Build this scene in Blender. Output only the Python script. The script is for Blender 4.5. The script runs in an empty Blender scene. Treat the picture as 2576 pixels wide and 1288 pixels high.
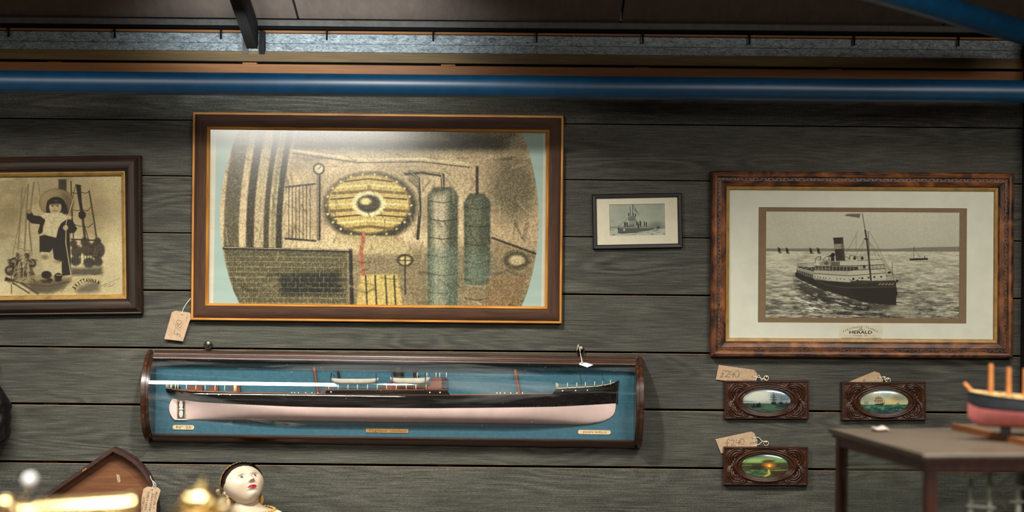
import bpy, math, random
import numpy as np
from mathutils import Vector, Matrix
sc = bpy.context.scene
random.seed(7)
RNG = np.random.default_rng(7)
PI = math.pi

# ------------------------------------------------------------------ camera
DC = 4.8            # camera to wall, metres; one photo pixel is 1 mm on the wall plane
CZ = 1.6            # camera height
ROLL = 0.0097
cam = bpy.data.cameras.new('camera')
camo = bpy.data.objects.new('camera', cam)
sc.collection.objects.link(camo)
camo.location = (0, -DC, CZ)
camo.rotation_euler = (PI / 2, ROLL, 0)
camo.rotation_mode = 'QUATERNION'
camo.rotation_quaternion = (Matrix.Rotation(PI / 2, 4, 'X') @ Matrix.Rotation(ROLL, 4, 'Z')).to_quaternion()
cam.sensor_width = 36.0
cam.lens = 36.0 * DC / 2.576
cam.clip_start = 0.05
cam.dof.use_dof = True
cam.dof.focus_distance = DC - 0.04
cam.dof.aperture_fstop = 1.4
sc.camera = camo

# ------------------------------------------------------------------ world, lights, exposure
w = bpy.data.worlds.new('world'); sc.world = w; w.use_nodes = True
w.node_tree.nodes['Background'].inputs[0].default_value = (1.0, 0.95, 0.90, 1)
w.node_tree.nodes['Background'].inputs[1].default_value = 0.02
def area(name, loc, target, sx, sy, watts, col, spread=180):
    L = bpy.data.lights.new(name, 'AREA'); L.shape = 'RECTANGLE'; L.size = sx; L.size_y = sy
    L.energy = watts; L.color = col; L.spread = math.radians(spread)
    o = bpy.data.objects.new(name, L); sc.collection.objects.link(o)
    o.location = loc
    o.rotation_euler = (Vector(target) - Vector(loc)).to_track_quat('-Z', 'Y').to_euler()
    return o
# the shop's spotlight, aimed down at the half model
L_ = bpy.data.lights.new('spotlight', 'SPOT'); L_.energy = 140; L_.color = (1.0, 0.95, 0.87); L_.spot_size = math.radians(76); L_.spot_blend = 1.0; L_.shadow_soft_size = 0.05
lo_ = bpy.data.objects.new('spotlight', L_); sc.collection.objects.link(lo_); lo_.location = (-0.38, -1.3, CZ + 0.85)
lo_.rotation_euler = (Vector((-0.26, 0, CZ - 0.72)) - lo_.location).to_track_quat('-Z', 'Y').to_euler()
# a louvred panel under the eaves, up and to the left of the view
area('ceiling_and_fill_panel', (-1.19, -1.35, CZ + 0.75), (-1.19, -0.75, CZ - .75), 1.22, 0.34, 27, (1.0, 0.95, 0.875), 114)
area('ceiling_and_fill_panel', (1.02, -1.45, CZ + 0.80), (1.00, -0.80, CZ - .70), 0.85, 0.26, 15, (1.0, 0.94, 0.86), 104)
area('ceiling_and_fill_panel', (-2.1, -2.55, CZ + 1.12), (-1.7, -2.4, CZ - .6), 1.1, 0.36, 24, (1.0, 0.95, 0.88), 115)  # unseen fill panel, added to put highlights on the brass
area('ceiling_and_fill_panel', (-0.85, -2.95, CZ + 1.25), (-0.85, -2.75, CZ - 1), 1.3, 0.34, 48, (1.0, 0.95, 0.88), 95)  # added fill aimed straight down, lights only the foreground brass
# the next rows of the same panels, further back in the shed
area('ceiling_and_fill_panel', (-1.25, -6.6, CZ + 0.845), (-1.25, -5.6, CZ + .3), 1.2, 0.20, 32, (1.0, 0.94, 0.86))
area('ceiling_and_fill_panel', (1.9, -4.6, CZ + 1.02), (1.6, -1.0, CZ - .6), 1.22, 0.40, 25, (1.0, 0.94, 0.86), 120)
area('ceiling_and_fill_panel', (3.0, -7.2, CZ + 1.5), (3.0, -6.5, CZ - 1), 1.2, 0.40, 10, (1.0, 0.92, 0.80))
# unseen cold strip, added to brighten the middle of the silver sheet
area('sheet_fill_light', (-0.50, -0.30, CZ + 0.475), (-0.50, 0.0, CZ + 0.56), 0.62, 0.03, 1.7, (0.86, 0.95, 1.0), 95)
sc.view_settings.view_transform = 'Standard'
sc.view_settings.look = 'None'
sc.view_settings.gamma = 1.0
sc.view_settings.use_curve_mapping = False
sc.view_settings.exposure = 0.0
sc.cycles.use_denoising = True
sc.cycles.max_bounces = 8
sc.cycles.transparent_max_bounces = 16
sc.cycles.sample_clamp_indirect = 6.0
sc.cycles.caustics_reflective = False
sc.cycles.caustics_refractive = False

# ------------------------------------------------------------------ helpers
def W(px, py, d=0.0):
    """photo pixel at distance d in front of the wall -> world point"""
    u = (px - 1288) / 1000; v = (644 - py) / 1000
    x = u - ROLL * v; z = v + ROLL * u
    k = (DC - d) / DC
    return Vector((x * k, -d, CZ + z * k))
def lin(c):
    c = np.asarray(c, float) / 255.0
    return np.where(c <= 0.04045, c / 12.92, ((c + 0.055) / 1.055) ** 2.4)
def rgba(c):
    l = lin(c); return (float(l[0]), float(l[1]), float(l[2]), 1.0)

def tag(o, label=None, cat=None, group=None, kind=None):
    if label: o['label'] = label
    if cat: o['category'] = cat
    if group: o['group'] = group
    if kind: o['kind'] = kind
    return o
def link(o, parent=None):
    sc.collection.objects.link(o)
    if parent is not None: o.parent = parent
    return o
def empty(name, loc, rot=(0, 0, 0)):
    o = bpy.data.objects.new(name, None); o.empty_display_size = 0.05
    link(o); o.location = loc; o.rotation_euler = rot
    return o
class MB:
    """collects shapes, then links them as one mesh object"""
    def __init__(s): s.v = []; s.f = []
    def add(s, v, f):
        n = len(s.v); s.v += [tuple(map(float, p)) for p in v]; s.f += [tuple(i + n for i in q) for q in f]; return s
    def box(s, x0, x1, y0, y1, z0, z1, b=0.0):
        if b <= 0:
            v = [(x, y, z) for z in (z0, z1) for y in (y0, y1) for x in (x0, x1)]
            return s.add(v, [(0, 2, 3, 1), (4, 5, 7, 6), (0, 1, 5, 4), (2, 6, 7, 3), (0, 4, 6, 2), (1, 3, 7, 5)])
        # chamfered along the front (low y) edges
        v = [(x0, y1, z0), (x1, y1, z0), (x1, y1, z1), (x0, y1, z1), (x0, y0 + b, z0), (x1, y0 + b, z0), (x1, y0 + b, z1), (x0, y0 + b, z1),
             (x0 + b, y0, z0 + b), (x1 - b, y0, z0 + b), (x1 - b, y0, z1 - b), (x0 + b, y0, z1 - b)]
        return s.add(v, [(0, 3, 2, 1), (0, 1, 5, 4), (1, 2, 6, 5), (2, 3, 7, 6), (3, 0, 4, 7), (4, 5, 9, 8), (5, 6, 10, 9), (6, 7, 11, 10), (7, 4, 8, 11), (8, 9, 10, 11)])
    def tube(s, pts, r, n=10, caps=True):
        pts = [Vector(p) for p in pts]; rs = r if isinstance(r, (list, tuple)) else [r] * len(pts)
        v = []; prev = None
        for i, p in enumerate(pts):
            t = (pts[min(i + 1, len(pts) - 1)] - pts[max(i - 1, 0)]).normalized()
            a = prev if prev is not None else (Vector((0, 0, 1)) if abs(t.z) < 0.9 else Vector((1, 0, 0)))
            e1 = (a - t * a.dot(t)).normalized(); e2 = t.cross(e1); prev = e1
            for k in range(n):
                q = 2 * PI * k / n; v.append(p + (e1 * math.cos(q) + e2 * math.sin(q)) * rs[i])
        f = []
        for i in range(len(pts) - 1):
            for k in range(n):
                a = i * n + k; b = i * n + (k + 1) % n; f.append((a, b, b + n, a + n))
        if caps:
            f.append(tuple(range(n - 1, -1, -1))); f.append(tuple((len(pts) - 1) * n + k for k in range(n)))
        return s.add(v, f)
    def lathe(s, prof, c=(0, 0, 0), n=32, axis='z'):
        v = []; f = []
        for (r, h) in prof:
            for k in range(n):
                q = 2 * PI * k / n; a, b = r * math.cos(q), r * math.sin(q)
                p = {'z': (a, b, h), 'x': (h, a, b), 'y': (a, h, b)}[axis]
                v.append((c[0] + p[0], c[1] + p[1], c[2] + p[2]))
        for i in range(len(prof) - 1):
            for k in range(n):
                a = i * n + k; b = i * n + (k + 1) % n; f.append((a, b, b + n, a + n))
        return s.add(v, f)
    def ball(s, c, r, n=12, m=8):
        r = r if isinstance(r, (tuple, list)) else (r, r, r)
        v = []; f = []
        for i in range(m + 1):
            th = PI * i / m
            for k in range(n):
                q = 2 * PI * k / n
                v.append((c[0] + r[0] * math.sin(th) * math.cos(q), c[1] + r[1] * math.sin(th) * math.sin(q), c[2] + r[2] * math.cos(th)))
        for i in range(m):
            for k in range(n):
                a = i * n + k; b = i * n + (k + 1) % n; f.append((a, a + n, b + n, b))
        return s.add(v, f)
    def prism(s, poly, y0, y1):
        """poly in (x,z); y0 is the front (smaller y)"""
        n = len(poly)
        v = [(p[0], y0, p[1]) for p in poly] + [(p[0], y1, p[1]) for p in poly]
        f = [tuple(range(n)), tuple(range(2 * n - 1, n - 1, -1))]
        for k in range(n):
            j = (k + 1) % n; f.append((k, k + n, j + n, j))
        return s.add(v, f)
    def build(s, name, mat, parent=None, smooth=False, auto=None, fix=True):
        me = bpy.data.meshes.new(name); me.from_pydata(s.v, [], s.f); me.validate()
        if fix:
            import bmesh
            bm = bmesh.new(); bm.from_mesh(me); bmesh.ops.recalc_face_normals(bm, faces=bm.faces); bm.to_mesh(me); bm.free()
        if mat: me.materials.append(mat)
        if smooth:
            me.polygons.foreach_set('use_smooth', [True] * len(me.polygons))
            if auto is not None:
                me.set_sharp_from_angle(angle=math.radians(auto))
        me.update()
        o = bpy.data.objects.new(name, me)
        return link(o, parent)

# ------------------------------------------------------------------ materials
def _nt(name):
    m = bpy.data.materials.new(name); m.use_nodes = True
    nt = m.node_tree; return m, nt, nt.nodes['Principled BSDF']
def N(nt, t, **kw):
    n = nt.nodes.new(t)
    for k, v in kw.items(): setattr(n, k, v)
    return n
def coords(nt, scale, mode='Object', rot=(0, 0, 0)):
    tc = N(nt, 'ShaderNodeTexCoord'); mp = N(nt, 'ShaderNodeMapping')
    mp.inputs['Scale'].default_value = scale; mp.inputs['Rotation'].default_value = rot
    nt.links.new(tc.outputs[mode], mp.inputs['Vector']); return mp.outputs[0]
def noise(nt, vec, scale=1, detail=4, rough=0.6, dist=0.0):
    n = N(nt, 'ShaderNodeTexNoise'); n.inputs['Scale'].default_value = scale; n.inputs['Detail'].default_value = detail
    n.inputs['Roughness'].default_value = rough; n.inputs['Distortion'].default_value = dist
    nt.links.new(vec, n.inputs['Vector']); return n.outputs['Fac']
def ramp(nt, fac, stops):
    r = N(nt, 'ShaderNodeValToRGB'); e = r.color_ramp.elements
    while len(e) < len(stops): e.new(0.5)
    for el, (p, c) in zip(e, stops): el.position = p; el.color = c if len(c) == 4 else rgba(c)
    nt.links.new(fac, r.inputs[0]); return r.outputs[0]
def bump(nt, h, strength, dist, bsdf):
    b = N(nt, 'ShaderNodeBump'); b.inputs['Strength'].default_value = strength; b.inputs['Distance'].default_value = dist
    nt.links.new(h, b.inputs['Height']); nt.links.new(b.outputs[0], bsdf.inputs['Normal'])
def plain(name, c, rough=0.5, metal=0.0, var=0.12, vs=60, spec=0.5, coat=0.0):
    m, nt, b = _nt(name); v = coords(nt, (vs, vs, vs)); f = noise(nt, v, 1, 3)
    c = np.asarray(c, float)
    nt.links.new(ramp(nt, f, [(0.3, tuple(c * (1 - var))), (0.7, tuple(np.minimum(c * (1 + var), 255)))]), b.inputs['Base Color'])
    b.inputs['Roughness'].default_value = rough; b.inputs['Metallic'].default_value = metal
    b.inputs['Specular IOR Level'].default_value = spec; b.inputs['Coat Weight'].default_value = coat
    b.inputs['Coat Roughness'].default_value = 0.12
    return m
def wood(name, stops, grain=(3, 60, 60), rough=0.45, bmp=0.3, bd=0.0006, coat=0.0, dist=0.6, spec=0.5, fine=(18, 420, 420)):
    m, nt, b = _nt(name)
    f = noise(nt, coords(nt, grain), 1, 5, 0.62, dist); g = noise(nt, coords(nt, fine), 1, 3, 0.6)
    mx = N(nt, 'ShaderNodeMath', operation='MULTIPLY_ADD'); nt.links.new(g, mx.inputs[0]); mx.inputs[1].default_value = 0.35
    nt.links.new(f, mx.inputs[2])
    sb = N(nt, 'ShaderNodeMath', operation='SUBTRACT'); nt.links.new(mx.outputs[0], sb.inputs[0]); sb.inputs[1].default_value = 0.175
    nt.links.new(ramp(nt, sb.outputs[0], stops), b.inputs['Base Color'])
    b.inputs['Roughness'].default_value = rough; b.inputs['Coat Weight'].default_value = coat; b.inputs['Coat Roughness'].default_value = 0.15
    b.inputs['Specular IOR Level'].default_value = spec
    bump(nt, sb.outputs[0], bmp, bd, b)
    return m
def painted_plank(name):
    m, nt, b = _nt(name)
    oi = N(nt, 'ShaderNodeObjectInfo')
    tc = N(nt, 'ShaderNodeTexCoord'); ad = N(nt, 'ShaderNodeVectorMath', operation='ADD')
    cmb = N(nt, 'ShaderNodeCombineXYZ'); mu = N(nt, 'ShaderNodeMath', operation='MULTIPLY'); mu.inputs[1].default_value = 31.0
    nt.links.new(oi.outputs['Random'], mu.inputs[0])
    for k in (0, 1, 2): nt.links.new(mu.outputs[0], cmb.inputs[k])
    nt.links.new(tc.outputs['Object'], ad.inputs[0]); nt.links.new(cmb.outputs[0], ad.inputs[1])
    def mp(s):
        q = N(nt, 'ShaderNodeMapping'); q.inputs['Scale'].default_value = s; nt.links.new(ad.outputs[0], q.inputs['Vector']); return q.outputs[0]
    # cathedral grain: distance field of a stretched noise, ridged
    big = noise(nt, mp((1.6, 9, 9)), 1, 2, 0.5, 0.4)
    ml = N(nt, 'ShaderNodeMath', operation='MULTIPLY'); ml.inputs[1].default_value = 95.0; nt.links.new(big, ml.inputs[0])
    sn = N(nt, 'ShaderNodeMath', operation='SINE'); nt.links.new(ml.outputs[0], sn.inputs[0])
    fine0 = noise(nt, mp((14, 460, 460)), 1, 3, 0.6); fm_ = N(nt, 'ShaderNodeMath', operation='MULTIPLY_ADD'); fm_.inputs[1].default_value = 0.55; fm_.inputs[2].default_value = 0.22; nt.links.new(fine0, fm_.inputs[0]); fine = fm_.outputs[0]; fuzz = noise(nt, mp((700, 800, 800)), 1, 2, 0.8)
    blot = noise(nt, mp((4, 7, 7)), 1, 3, 0.5)
    a1 = N(nt, 'ShaderNodeMath', operation='MULTIPLY_ADD'); a1.inputs[1].default_value = 1.0; nt.links.new(fine, a1.inputs[2])
    msk = noise(nt, mp((2.3, 11, 11)), 1, 1, 0.5); mrg = N(nt, 'ShaderNodeMapRange'); mrg.inputs['From Min'].default_value = 0.45; mrg.inputs['From Max'].default_value = 0.62; mrg.inputs['To Max'].default_value = 0.065; mrg.inputs['To Min'].default_value = 0.008
    nt.links.new(msk, mrg.inputs['Value']); mm_ = N(nt, 'ShaderNodeMath', operation='MULTIPLY'); nt.links.new(mrg.outputs[0], mm_.inputs[0]); nt.links.new(sn.outputs[0], mm_.inputs[1]); nt.links.new(mm_.outputs[0], a1.inputs[0])
    a2 = N(nt, 'ShaderNodeMath', operation='MULTIPLY_ADD'); a2.inputs[1].default_value = 0.9; nt.links.new(fuzz, a2.inputs[0]); nt.links.new(a1.outputs[0], a2.inputs[2])
    a3 = N(nt, 'ShaderNodeMath', operation='MULTIPLY_ADD'); a3.inputs[1].default_value = 0.22; nt.links.new(blot, a3.inputs[0]); nt.links.new(a2.outputs[0], a3.inputs[2])
    nt.links.new(ramp(nt, a3.outputs[0], [(0.80, (42, 44, 43)), (0.98, (88, 91, 86)), (1.0, (92, 95, 90)), (1.0, (122, 124, 116))]), b.inputs['Base Color'])
    nt.nodes['Color Ramp'].color_ramp.elements[0].position = 0.72 / 1.0
    # normalise to 0..1 for the ramp
    for lk in list(nt.links):
        if lk.to_node.type == 'VALTORGB': nt.links.remove(lk)
    mr = N(nt, 'ShaderNodeMapRange'); mr.inputs['From Min'].default_value = 0.82; mr.inputs['From Max'].default_value = 1.30
    nt.links.new(a3.outputs[0], mr.inputs['Value']); nt.links.new(mr.outputs[0], nt.nodes['Color Ramp'].inputs[0])
    e = nt.nodes['Color Ramp'].color_ramp.elements
    for el, (p, c) in zip(e, [(0.0, (30, 30, 27)), (0.35, (60, 60, 54)), (0.62, (75, 75, 68)), (1.0, (110, 108, 97))]): el.position = p; el.color = rgba(c)
    b.inputs['Roughness'].default_value = 0.85; b.inputs['Specular IOR Level'].default_value = 0.25
    bump(nt, a2.outputs[0], 0.35, 0.0006, b)
    return m
def glass(name, rough=0.02, boost=0.0, dust=0.0):
    """thin pane: clear with a Fresnel reflection"""
    m = bpy.data.materials.new(name); m.use_nodes = True; nt = m.node_tree; nt.nodes.clear()
    out = N(nt, 'ShaderNodeOutputMaterial'); tr = N(nt, 'ShaderNodeBsdfTransparent'); gl = N(nt, 'ShaderNodeBsdfGlossy')
    tr.inputs[0].default_value = (0.96, 0.975, 0.96, 1); gl.inputs['Roughness'].default_value = rough
    lw = N(nt, 'ShaderNodeLayerWeight'); lw.inputs['Blend'].default_value = 0.5
    fr = N(nt, 'ShaderNodeMath', operation='POWER'); fr.inputs[1].default_value = 5.0; nt.links.new(lw.outputs['Facing'], fr.inputs[0])
    mx = N(nt, 'ShaderNodeMixShader'); ad = N(nt, 'ShaderNodeMath', operation='MULTIPLY_ADD'); ad.inputs[1].default_value = 0.8; ad.inputs[2].default_value = 0.045 + boost
    nt.links.new(fr.outputs[0], ad.inputs[0]); nt.links.new(ad.outputs[0], mx.inputs[0])
    nt.links.new(tr.outputs[0], mx.inputs[1]); nt.links.new(gl.outputs[0], mx.inputs[2])
    last = mx.outputs[0]
    if dust > 0:
        df = N(nt, 'ShaderNodeBsdfDiffuse'); df.inputs[0].default_value = (0.7, 0.72, 0.7, 1)
        f = noise(nt, coords(nt, (2.2, 30, 18)), 1, 4, 0.6, 0.8)
        sp = noise(nt, coords(nt, (240, 240, 240)), 1, 1, 0.5)
        mr = N(nt, 'ShaderNodeMapRange'); mr.inputs['From Min'].default_value = 0.52; mr.inputs['From Max'].default_value = 0.78; mr.inputs['To Max'].default_value = dust
        nt.links.new(f, mr.inputs['Value'])
        ms = N(nt, 'ShaderNodeMapRange'); ms.inputs['From Min'].default_value = 0.78; ms.inputs['From Max'].default_value = 0.82; ms.inputs['To Max'].default_value = 0.6
        nt.links.new(sp, ms.inputs['Value'])
        sm = N(nt, 'ShaderNodeMath', operation='ADD'); nt.links.new(mr.outputs[0], sm.inputs[0]); nt.links.new(ms.outputs[0], sm.inputs[1])
        m2 = N(nt, 'ShaderNodeMixShader'); nt.links.new(sm.outputs[0], m2.inputs[0]); nt.links.new(last, m2.inputs[1]); nt.links.new(df.outputs[0], m2.inputs[2]); last = m2.outputs[0]
    nt.links.new(last, out.inputs[0])
    return m
def painted(name, rough=0.6, k=1.0, coat=0.0, bmp=0.0, spec=0.4):
    """flat print or paint: colour comes from the mesh's 'Col' attribute"""
    m, nt, b = _nt(name); a = N(nt, 'ShaderNodeAttribute'); a.attribute_name = 'Col'
    nt.links.new(a.outputs['Color'], b.inputs['Base Color'])
    b.inputs['Roughness'].default_value = rough; b.inputs['Coat Weight'].default_value = coat; b.inputs['Specular IOR Level'].default_value = spec
    b.inputs['Coat Roughness'].default_value = 0.1
    return m

M = {}
M['plank'] = painted_plank('grey_painted_sawn_board')
M['lip'] = plain('raw_board_edge', (150, 118, 82), 0.8)
M['void'] = plain('black_membrane', (9, 8, 8), 0.9)
M['batten'] = plain('raw_batten_wood', (120, 78, 36), 0.8)
M['timber_olive'] = wood('olive_stained_timber', [(0.25, (46, 33, 9)), (0.5, (76, 56, 19)), (0.75, (96, 74, 30))], (2.2, 40, 40), 0.75)
M['timber_orange'] = wood('orange_stained_timber', [(0.25, (76, 40, 5)), (0.5, (106, 62, 10)), (0.75, (126, 78, 18))], (1.4, 26, 26), 0.7)
M['blue_pipe'] = plain('blue_gloss_paint', (2, 56, 88), 0.40, var=0.08, vs=25)
M['black_steel'] = plain('black_steel', (10, 9, 9), 0.8, spec=0.2)
M['dark_steel'] = plain('dark_column_paint', (26, 26, 28), 0.7)
M['cable'] = plain('black_cable', (5, 5, 5), 0.9, spec=0.1)
M['grey_strip'] = plain('grey_eaves_strip', (60, 57, 52), 0.8)
M['roof'] = wood('roof_lining_sheet', [(0.2, (78, 66, 58)), (0.5, (88, 75, 66)), (0.8, (98, 86, 76))], (30, 0.5, 30), 0.85, 0.4, 0.002, fine=(90, 3, 90))
M['floor'] = plain('concrete_floor', (86, 82, 76), 0.8, vs=8)
def foil():
    m, nt, b = _nt('galvanised_sheet')
    f = noise(nt, coords(nt, (60, 60, 150), rot=(0, 0.5, 0)), 1, 5, 0.75, 1.5)
    nt.links.new(ramp(nt, f, [(0.34, (34, 38, 40)), (0.48, (94, 102, 104)), (0.66, (136, 145, 147))]), b.inputs['Base Color'])
    b.inputs['Metallic'].default_value = 0.15; b.inputs['Roughness'].default_value = 0.55
    bump(nt, f, 0.5, 0.002, b)
    return m
M['foil'] = foil()
M['dark_oak'] = wood('dark_oak', [(0.25, (18, 11, 6)), (0.5, (38, 25, 14)), (0.78, (66, 46, 28))], (5, 80, 80), 0.55, 0.5, coat=0.0, spec=0.35)
M['print_frame'] = wood('brown_frame_paint', [(0.25, (46, 28, 16)), (0.5, (64, 40, 25)), (0.8, (80, 54, 36))], (8, 90, 90), 0.7, 0.3, spec=0.3)
M['gilt'] = wood('gilt_edge', [(0.25, (126, 76, 22)), (0.5, (176, 118, 42)), (0.8, (206, 150, 70))], (8, 120, 120), 0.42, 0.4)
M['gilt_old'] = wood('old_gilt', [(0.25, (116, 86, 36)), (0.5, (156, 120, 58)), (0.8, (180, 142, 78))], (30, 30, 30), 0.45, 0.3)
M['black_frame'] = plain('black_frame_lacquer', (16, 14, 14), 0.4, var=0.2)
def burl():
    m, nt, b = _nt('grained_oak')
    f = noise(nt, coords(nt, (7, 70, 70)), 1, 5, 0.7, 1.0); g = noise(nt, coords(nt, (14, 18, 18)), 1, 4, 0.6, 1.2)
    a = N(nt, 'ShaderNodeMath', operation='ADD'); nt.links.new(f, a.inputs[0]); nt.links.new(g, a.inputs[1])
    h = N(nt, 'ShaderNodeMath', operation='MULTIPLY'); nt.links.new(a.outputs[0], h.inputs[0]); h.inputs[1].default_value = 0.5
    nt.links.new(ramp(nt, h.outputs[0], [(0.40, (26, 12, 6)), (0.47, (72, 37, 16)), (0.54, (110, 62, 28)), (0.64, (146, 90, 45))]), b.inputs['Base Color'])
    b.inputs['Roughness'].default_value = 0.5; bump(nt, h.outputs[0], 0.5, 0.001, b)
    return m
M['burl'] = burl()
M['carved_dark'] = plain('carved_strip', (66, 44, 26), 0.4, var=0.4, vs=200)
M['carved'] = wood('carved_walnut', [(0.25, (30, 15, 7)), (0.5, (56, 29, 14)), (0.8, (82, 45, 23))], (8, 60, 60), 0.30, 0.2, coat=0.4)
M['mahogany'] = wood('polished_mahogany', [(0.25, (30, 15, 8)), (0.5, (54, 31, 18)), (0.8, (88, 56, 36))], (6, 90, 90), 0.3, 0.3, coat=0.4)
M['case_blue'] = plain('blue_backboard_paint', (46, 94, 112), 0.7, var=0.08, vs=120)
M['paper'] = plain('cream_paper', (206, 216, 190), 0.8, var=0.02, vs=40)
M['mat_white'] = plain('grey_white_mount', (240, 235, 220), 0.8, var=0.02, vs=30)
M['mat_brown'] = plain('brown_mount_card', (140, 114, 88), 0.85, var=0.03)
M['mat_cream'] = plain('cream_mount', (238, 224, 202), 0.8, var=0.02)
M['kraft'] = plain('manila_tag_card', (176, 150, 120), 0.85, var=0.06, vs=120)
M['white_card'] = plain('white_card', (240, 240, 238), 0.7, var=0.01)
M['string'] = plain('white_string', (232, 228, 216), 0.8, var=0.1, vs=600)
M['ink'] = plain('black_ink', (22, 18, 16), 0.8)
M['ink_grey'] = plain('grey_ink', (84, 74, 58), 0.8)
M['ink_brown'] = plain('brown_ink', (84, 56, 24), 0.8)
M['plate'] = plain('cream_name_plate', (222, 194, 150), 0.6, var=0.05, vs=200)
M['plate_brass'] = plain('tarnished_plate', (172, 128, 72), 0.5, var=0.08, vs=200)
M['hull_black'] = wood('black_hull_paint', [(0.25, (16, 15, 14)), (0.5, (26, 24, 23)), (0.8, (50, 44, 40))], (5, 160, 160), 0.25, 0.4, coat=0.15, spec=0.35)
M['hull_pink'] = plain('pink_hull_paint', (238, 208, 202), 0.45, var=0.03, vs=30)
M['deck'] = plain('deck_wood', (150, 100, 66), 0.6)
M['house'] = wood('red_brown_deckhouse', [(0.3, (98, 50, 34)), (0.7, (136, 76, 54))], (20, 200, 200), 0.5)
M['ivory'] = plain('ivory_fitting', (226, 214, 184), 0.5, var=0.05)
M['boat'] = plain('lifeboat_paint', (214, 206, 190), 0.5, var=0.05)
M['black_fit'] = plain('black_fitting', (22, 20, 20), 0.5)
M['mast'] = wood('mast_wood', [(0.3, (110, 56, 34)), (0.7, (146, 82, 52))], (200, 200, 20), 0.5)
M['bronze'] = plain('dull_bronze_paint', (150, 136, 96), 0.5)
M['brass'] = plain('polished_brass', (232, 206, 146), 0.26, metal=1.0, var=0.08, vs=20)
M['screw'] = plain('plated_screw', (206, 190, 150), 0.35, metal=0.8)
M['iron'] = plain('blackened_ring', (44, 42, 40), 0.35, metal=0.8)
M['tray_rim'] = wood('tray_rim_wood', [(0.25, (36, 21, 17)), (0.5, (54, 32, 26)), (0.8, (70, 43, 34))], (6, 90, 90), 0.5)
M['tray_in'] = wood('tray_inside_wood', [(0.25, (80, 46, 22)), (0.5, (104, 63, 32)), (0.8, (126, 82, 45))], (5, 60, 60), 0.6)
M['glass_flat'] = glass('picture_glass', 0.13)
M['glass_clear'] = glass('clear_glass', 0.02)
M['glass_case'] = glass('case_glass', 0.03, boost=0.035, dust=0.12)
M['glass_cab'] = glass('cabinet_glass', 0.04, dust=0.04)
M['leather'] = plain('black_gloss_leather', (14, 13, 14), 0.3, var=0.2)
M['cab_wood'] = wood('red_cabinet_wood', [(0.25, (42, 19, 12)), (0.5, (66, 33, 21)), (0.8, (90, 49, 33))], (60, 60, 5), 0.45)
M['cab_top'] = plain('dusty_cabinet_top', (84, 72, 58), 0.5, var=0.12, vs=12)
M['board'] = plain('orange_base_board', (150, 92, 50), 0.6)
M['spar'] = plain('orange_spar_wood', (184, 118, 62), 0.6)
M['ship_pink'] = plain('faded_red_hull', (202, 116, 112), 0.7, var=0.05)
M['ship_dark'] = plain('blue_black_topsides', (42, 46, 52), 0.6)
M['ship_deck'] = plain('cream_deck', (196, 168, 116), 0.7, var=0.25, vs=60)
M['bone'] = plain('bone_white_spars', (240, 232, 212), 0.6)
M['counter'] = wood('counter_wood', [(0.3, (60, 38, 24)), (0.7, (90, 60, 40))])
M['skin'] = painted('figurehead_paint', 0.32, coat=0.35)
M['ear'] = plain('figurehead_skin_paint', (190, 172, 146), 0.35, var=0.04)
M['hair'] = plain('black_hair_paint', (30, 22, 20), 0.4)
M['cap'] = wood('gold_brown_cap_paint', [(0.3, (84, 56, 30)), (0.6, (158, 122, 78)), (0.8, (190, 156, 110))], (90, 20, 20), 0.5, 0.6, 0.001)
M['gold'] = plain('gold_trim_paint', (172, 136, 68), 0.35, metal=0.3, var=0.2, vs=200)
M['dress'] = plain('cream_dress_paint', (226, 204, 174), 0.5, var=0.05)
M['print'] = painted('lithograph_print', 0.7)

# ------------------------------------------------------------------ lettering
_tc = {}
def text_mesh(s, size, bold=0.0):
    key = (s, bold)
    if key not in _tc:
        cu = bpy.data.curves.new('t', 'FONT'); cu.body = s; cu.size = 1; cu.align_x = 'CENTER'; cu.align_y = 'CENTER'; cu.resolution_u = 3; cu.offset = bold
        o = bpy.data.objects.new('t', cu); sc.collection.objects.link(o)
        me = bpy.data.meshes.new_from_object(o)
        _tc[key] = ([tuple(v.co) for v in me.vertices], [tuple(p.vertices) for p in me.polygons])
        bpy.data.objects.remove(o); bpy.data.curves.remove(cu); bpy.data.meshes.remove(me)
    return _tc[key]
def put_text(mb, s, x, z, size, ang=0.0, sx=1.0, y=0.0, width=None, thick=0.0002, bold=0.0):
    v, f = text_mesh(s, 1, bold)
    if width:
        ww = max(p[0] for p in v) - min(p[0] for p in v); sx = width / (ww * size)
    ca, sa = math.cos(ang), math.sin(ang)
    mb.add([(x + (p[0] * sx * ca - p[1] * sa) * size, y, z + (p[0] * sx * sa + p[1] * ca) * size) for p in v], f)
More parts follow.
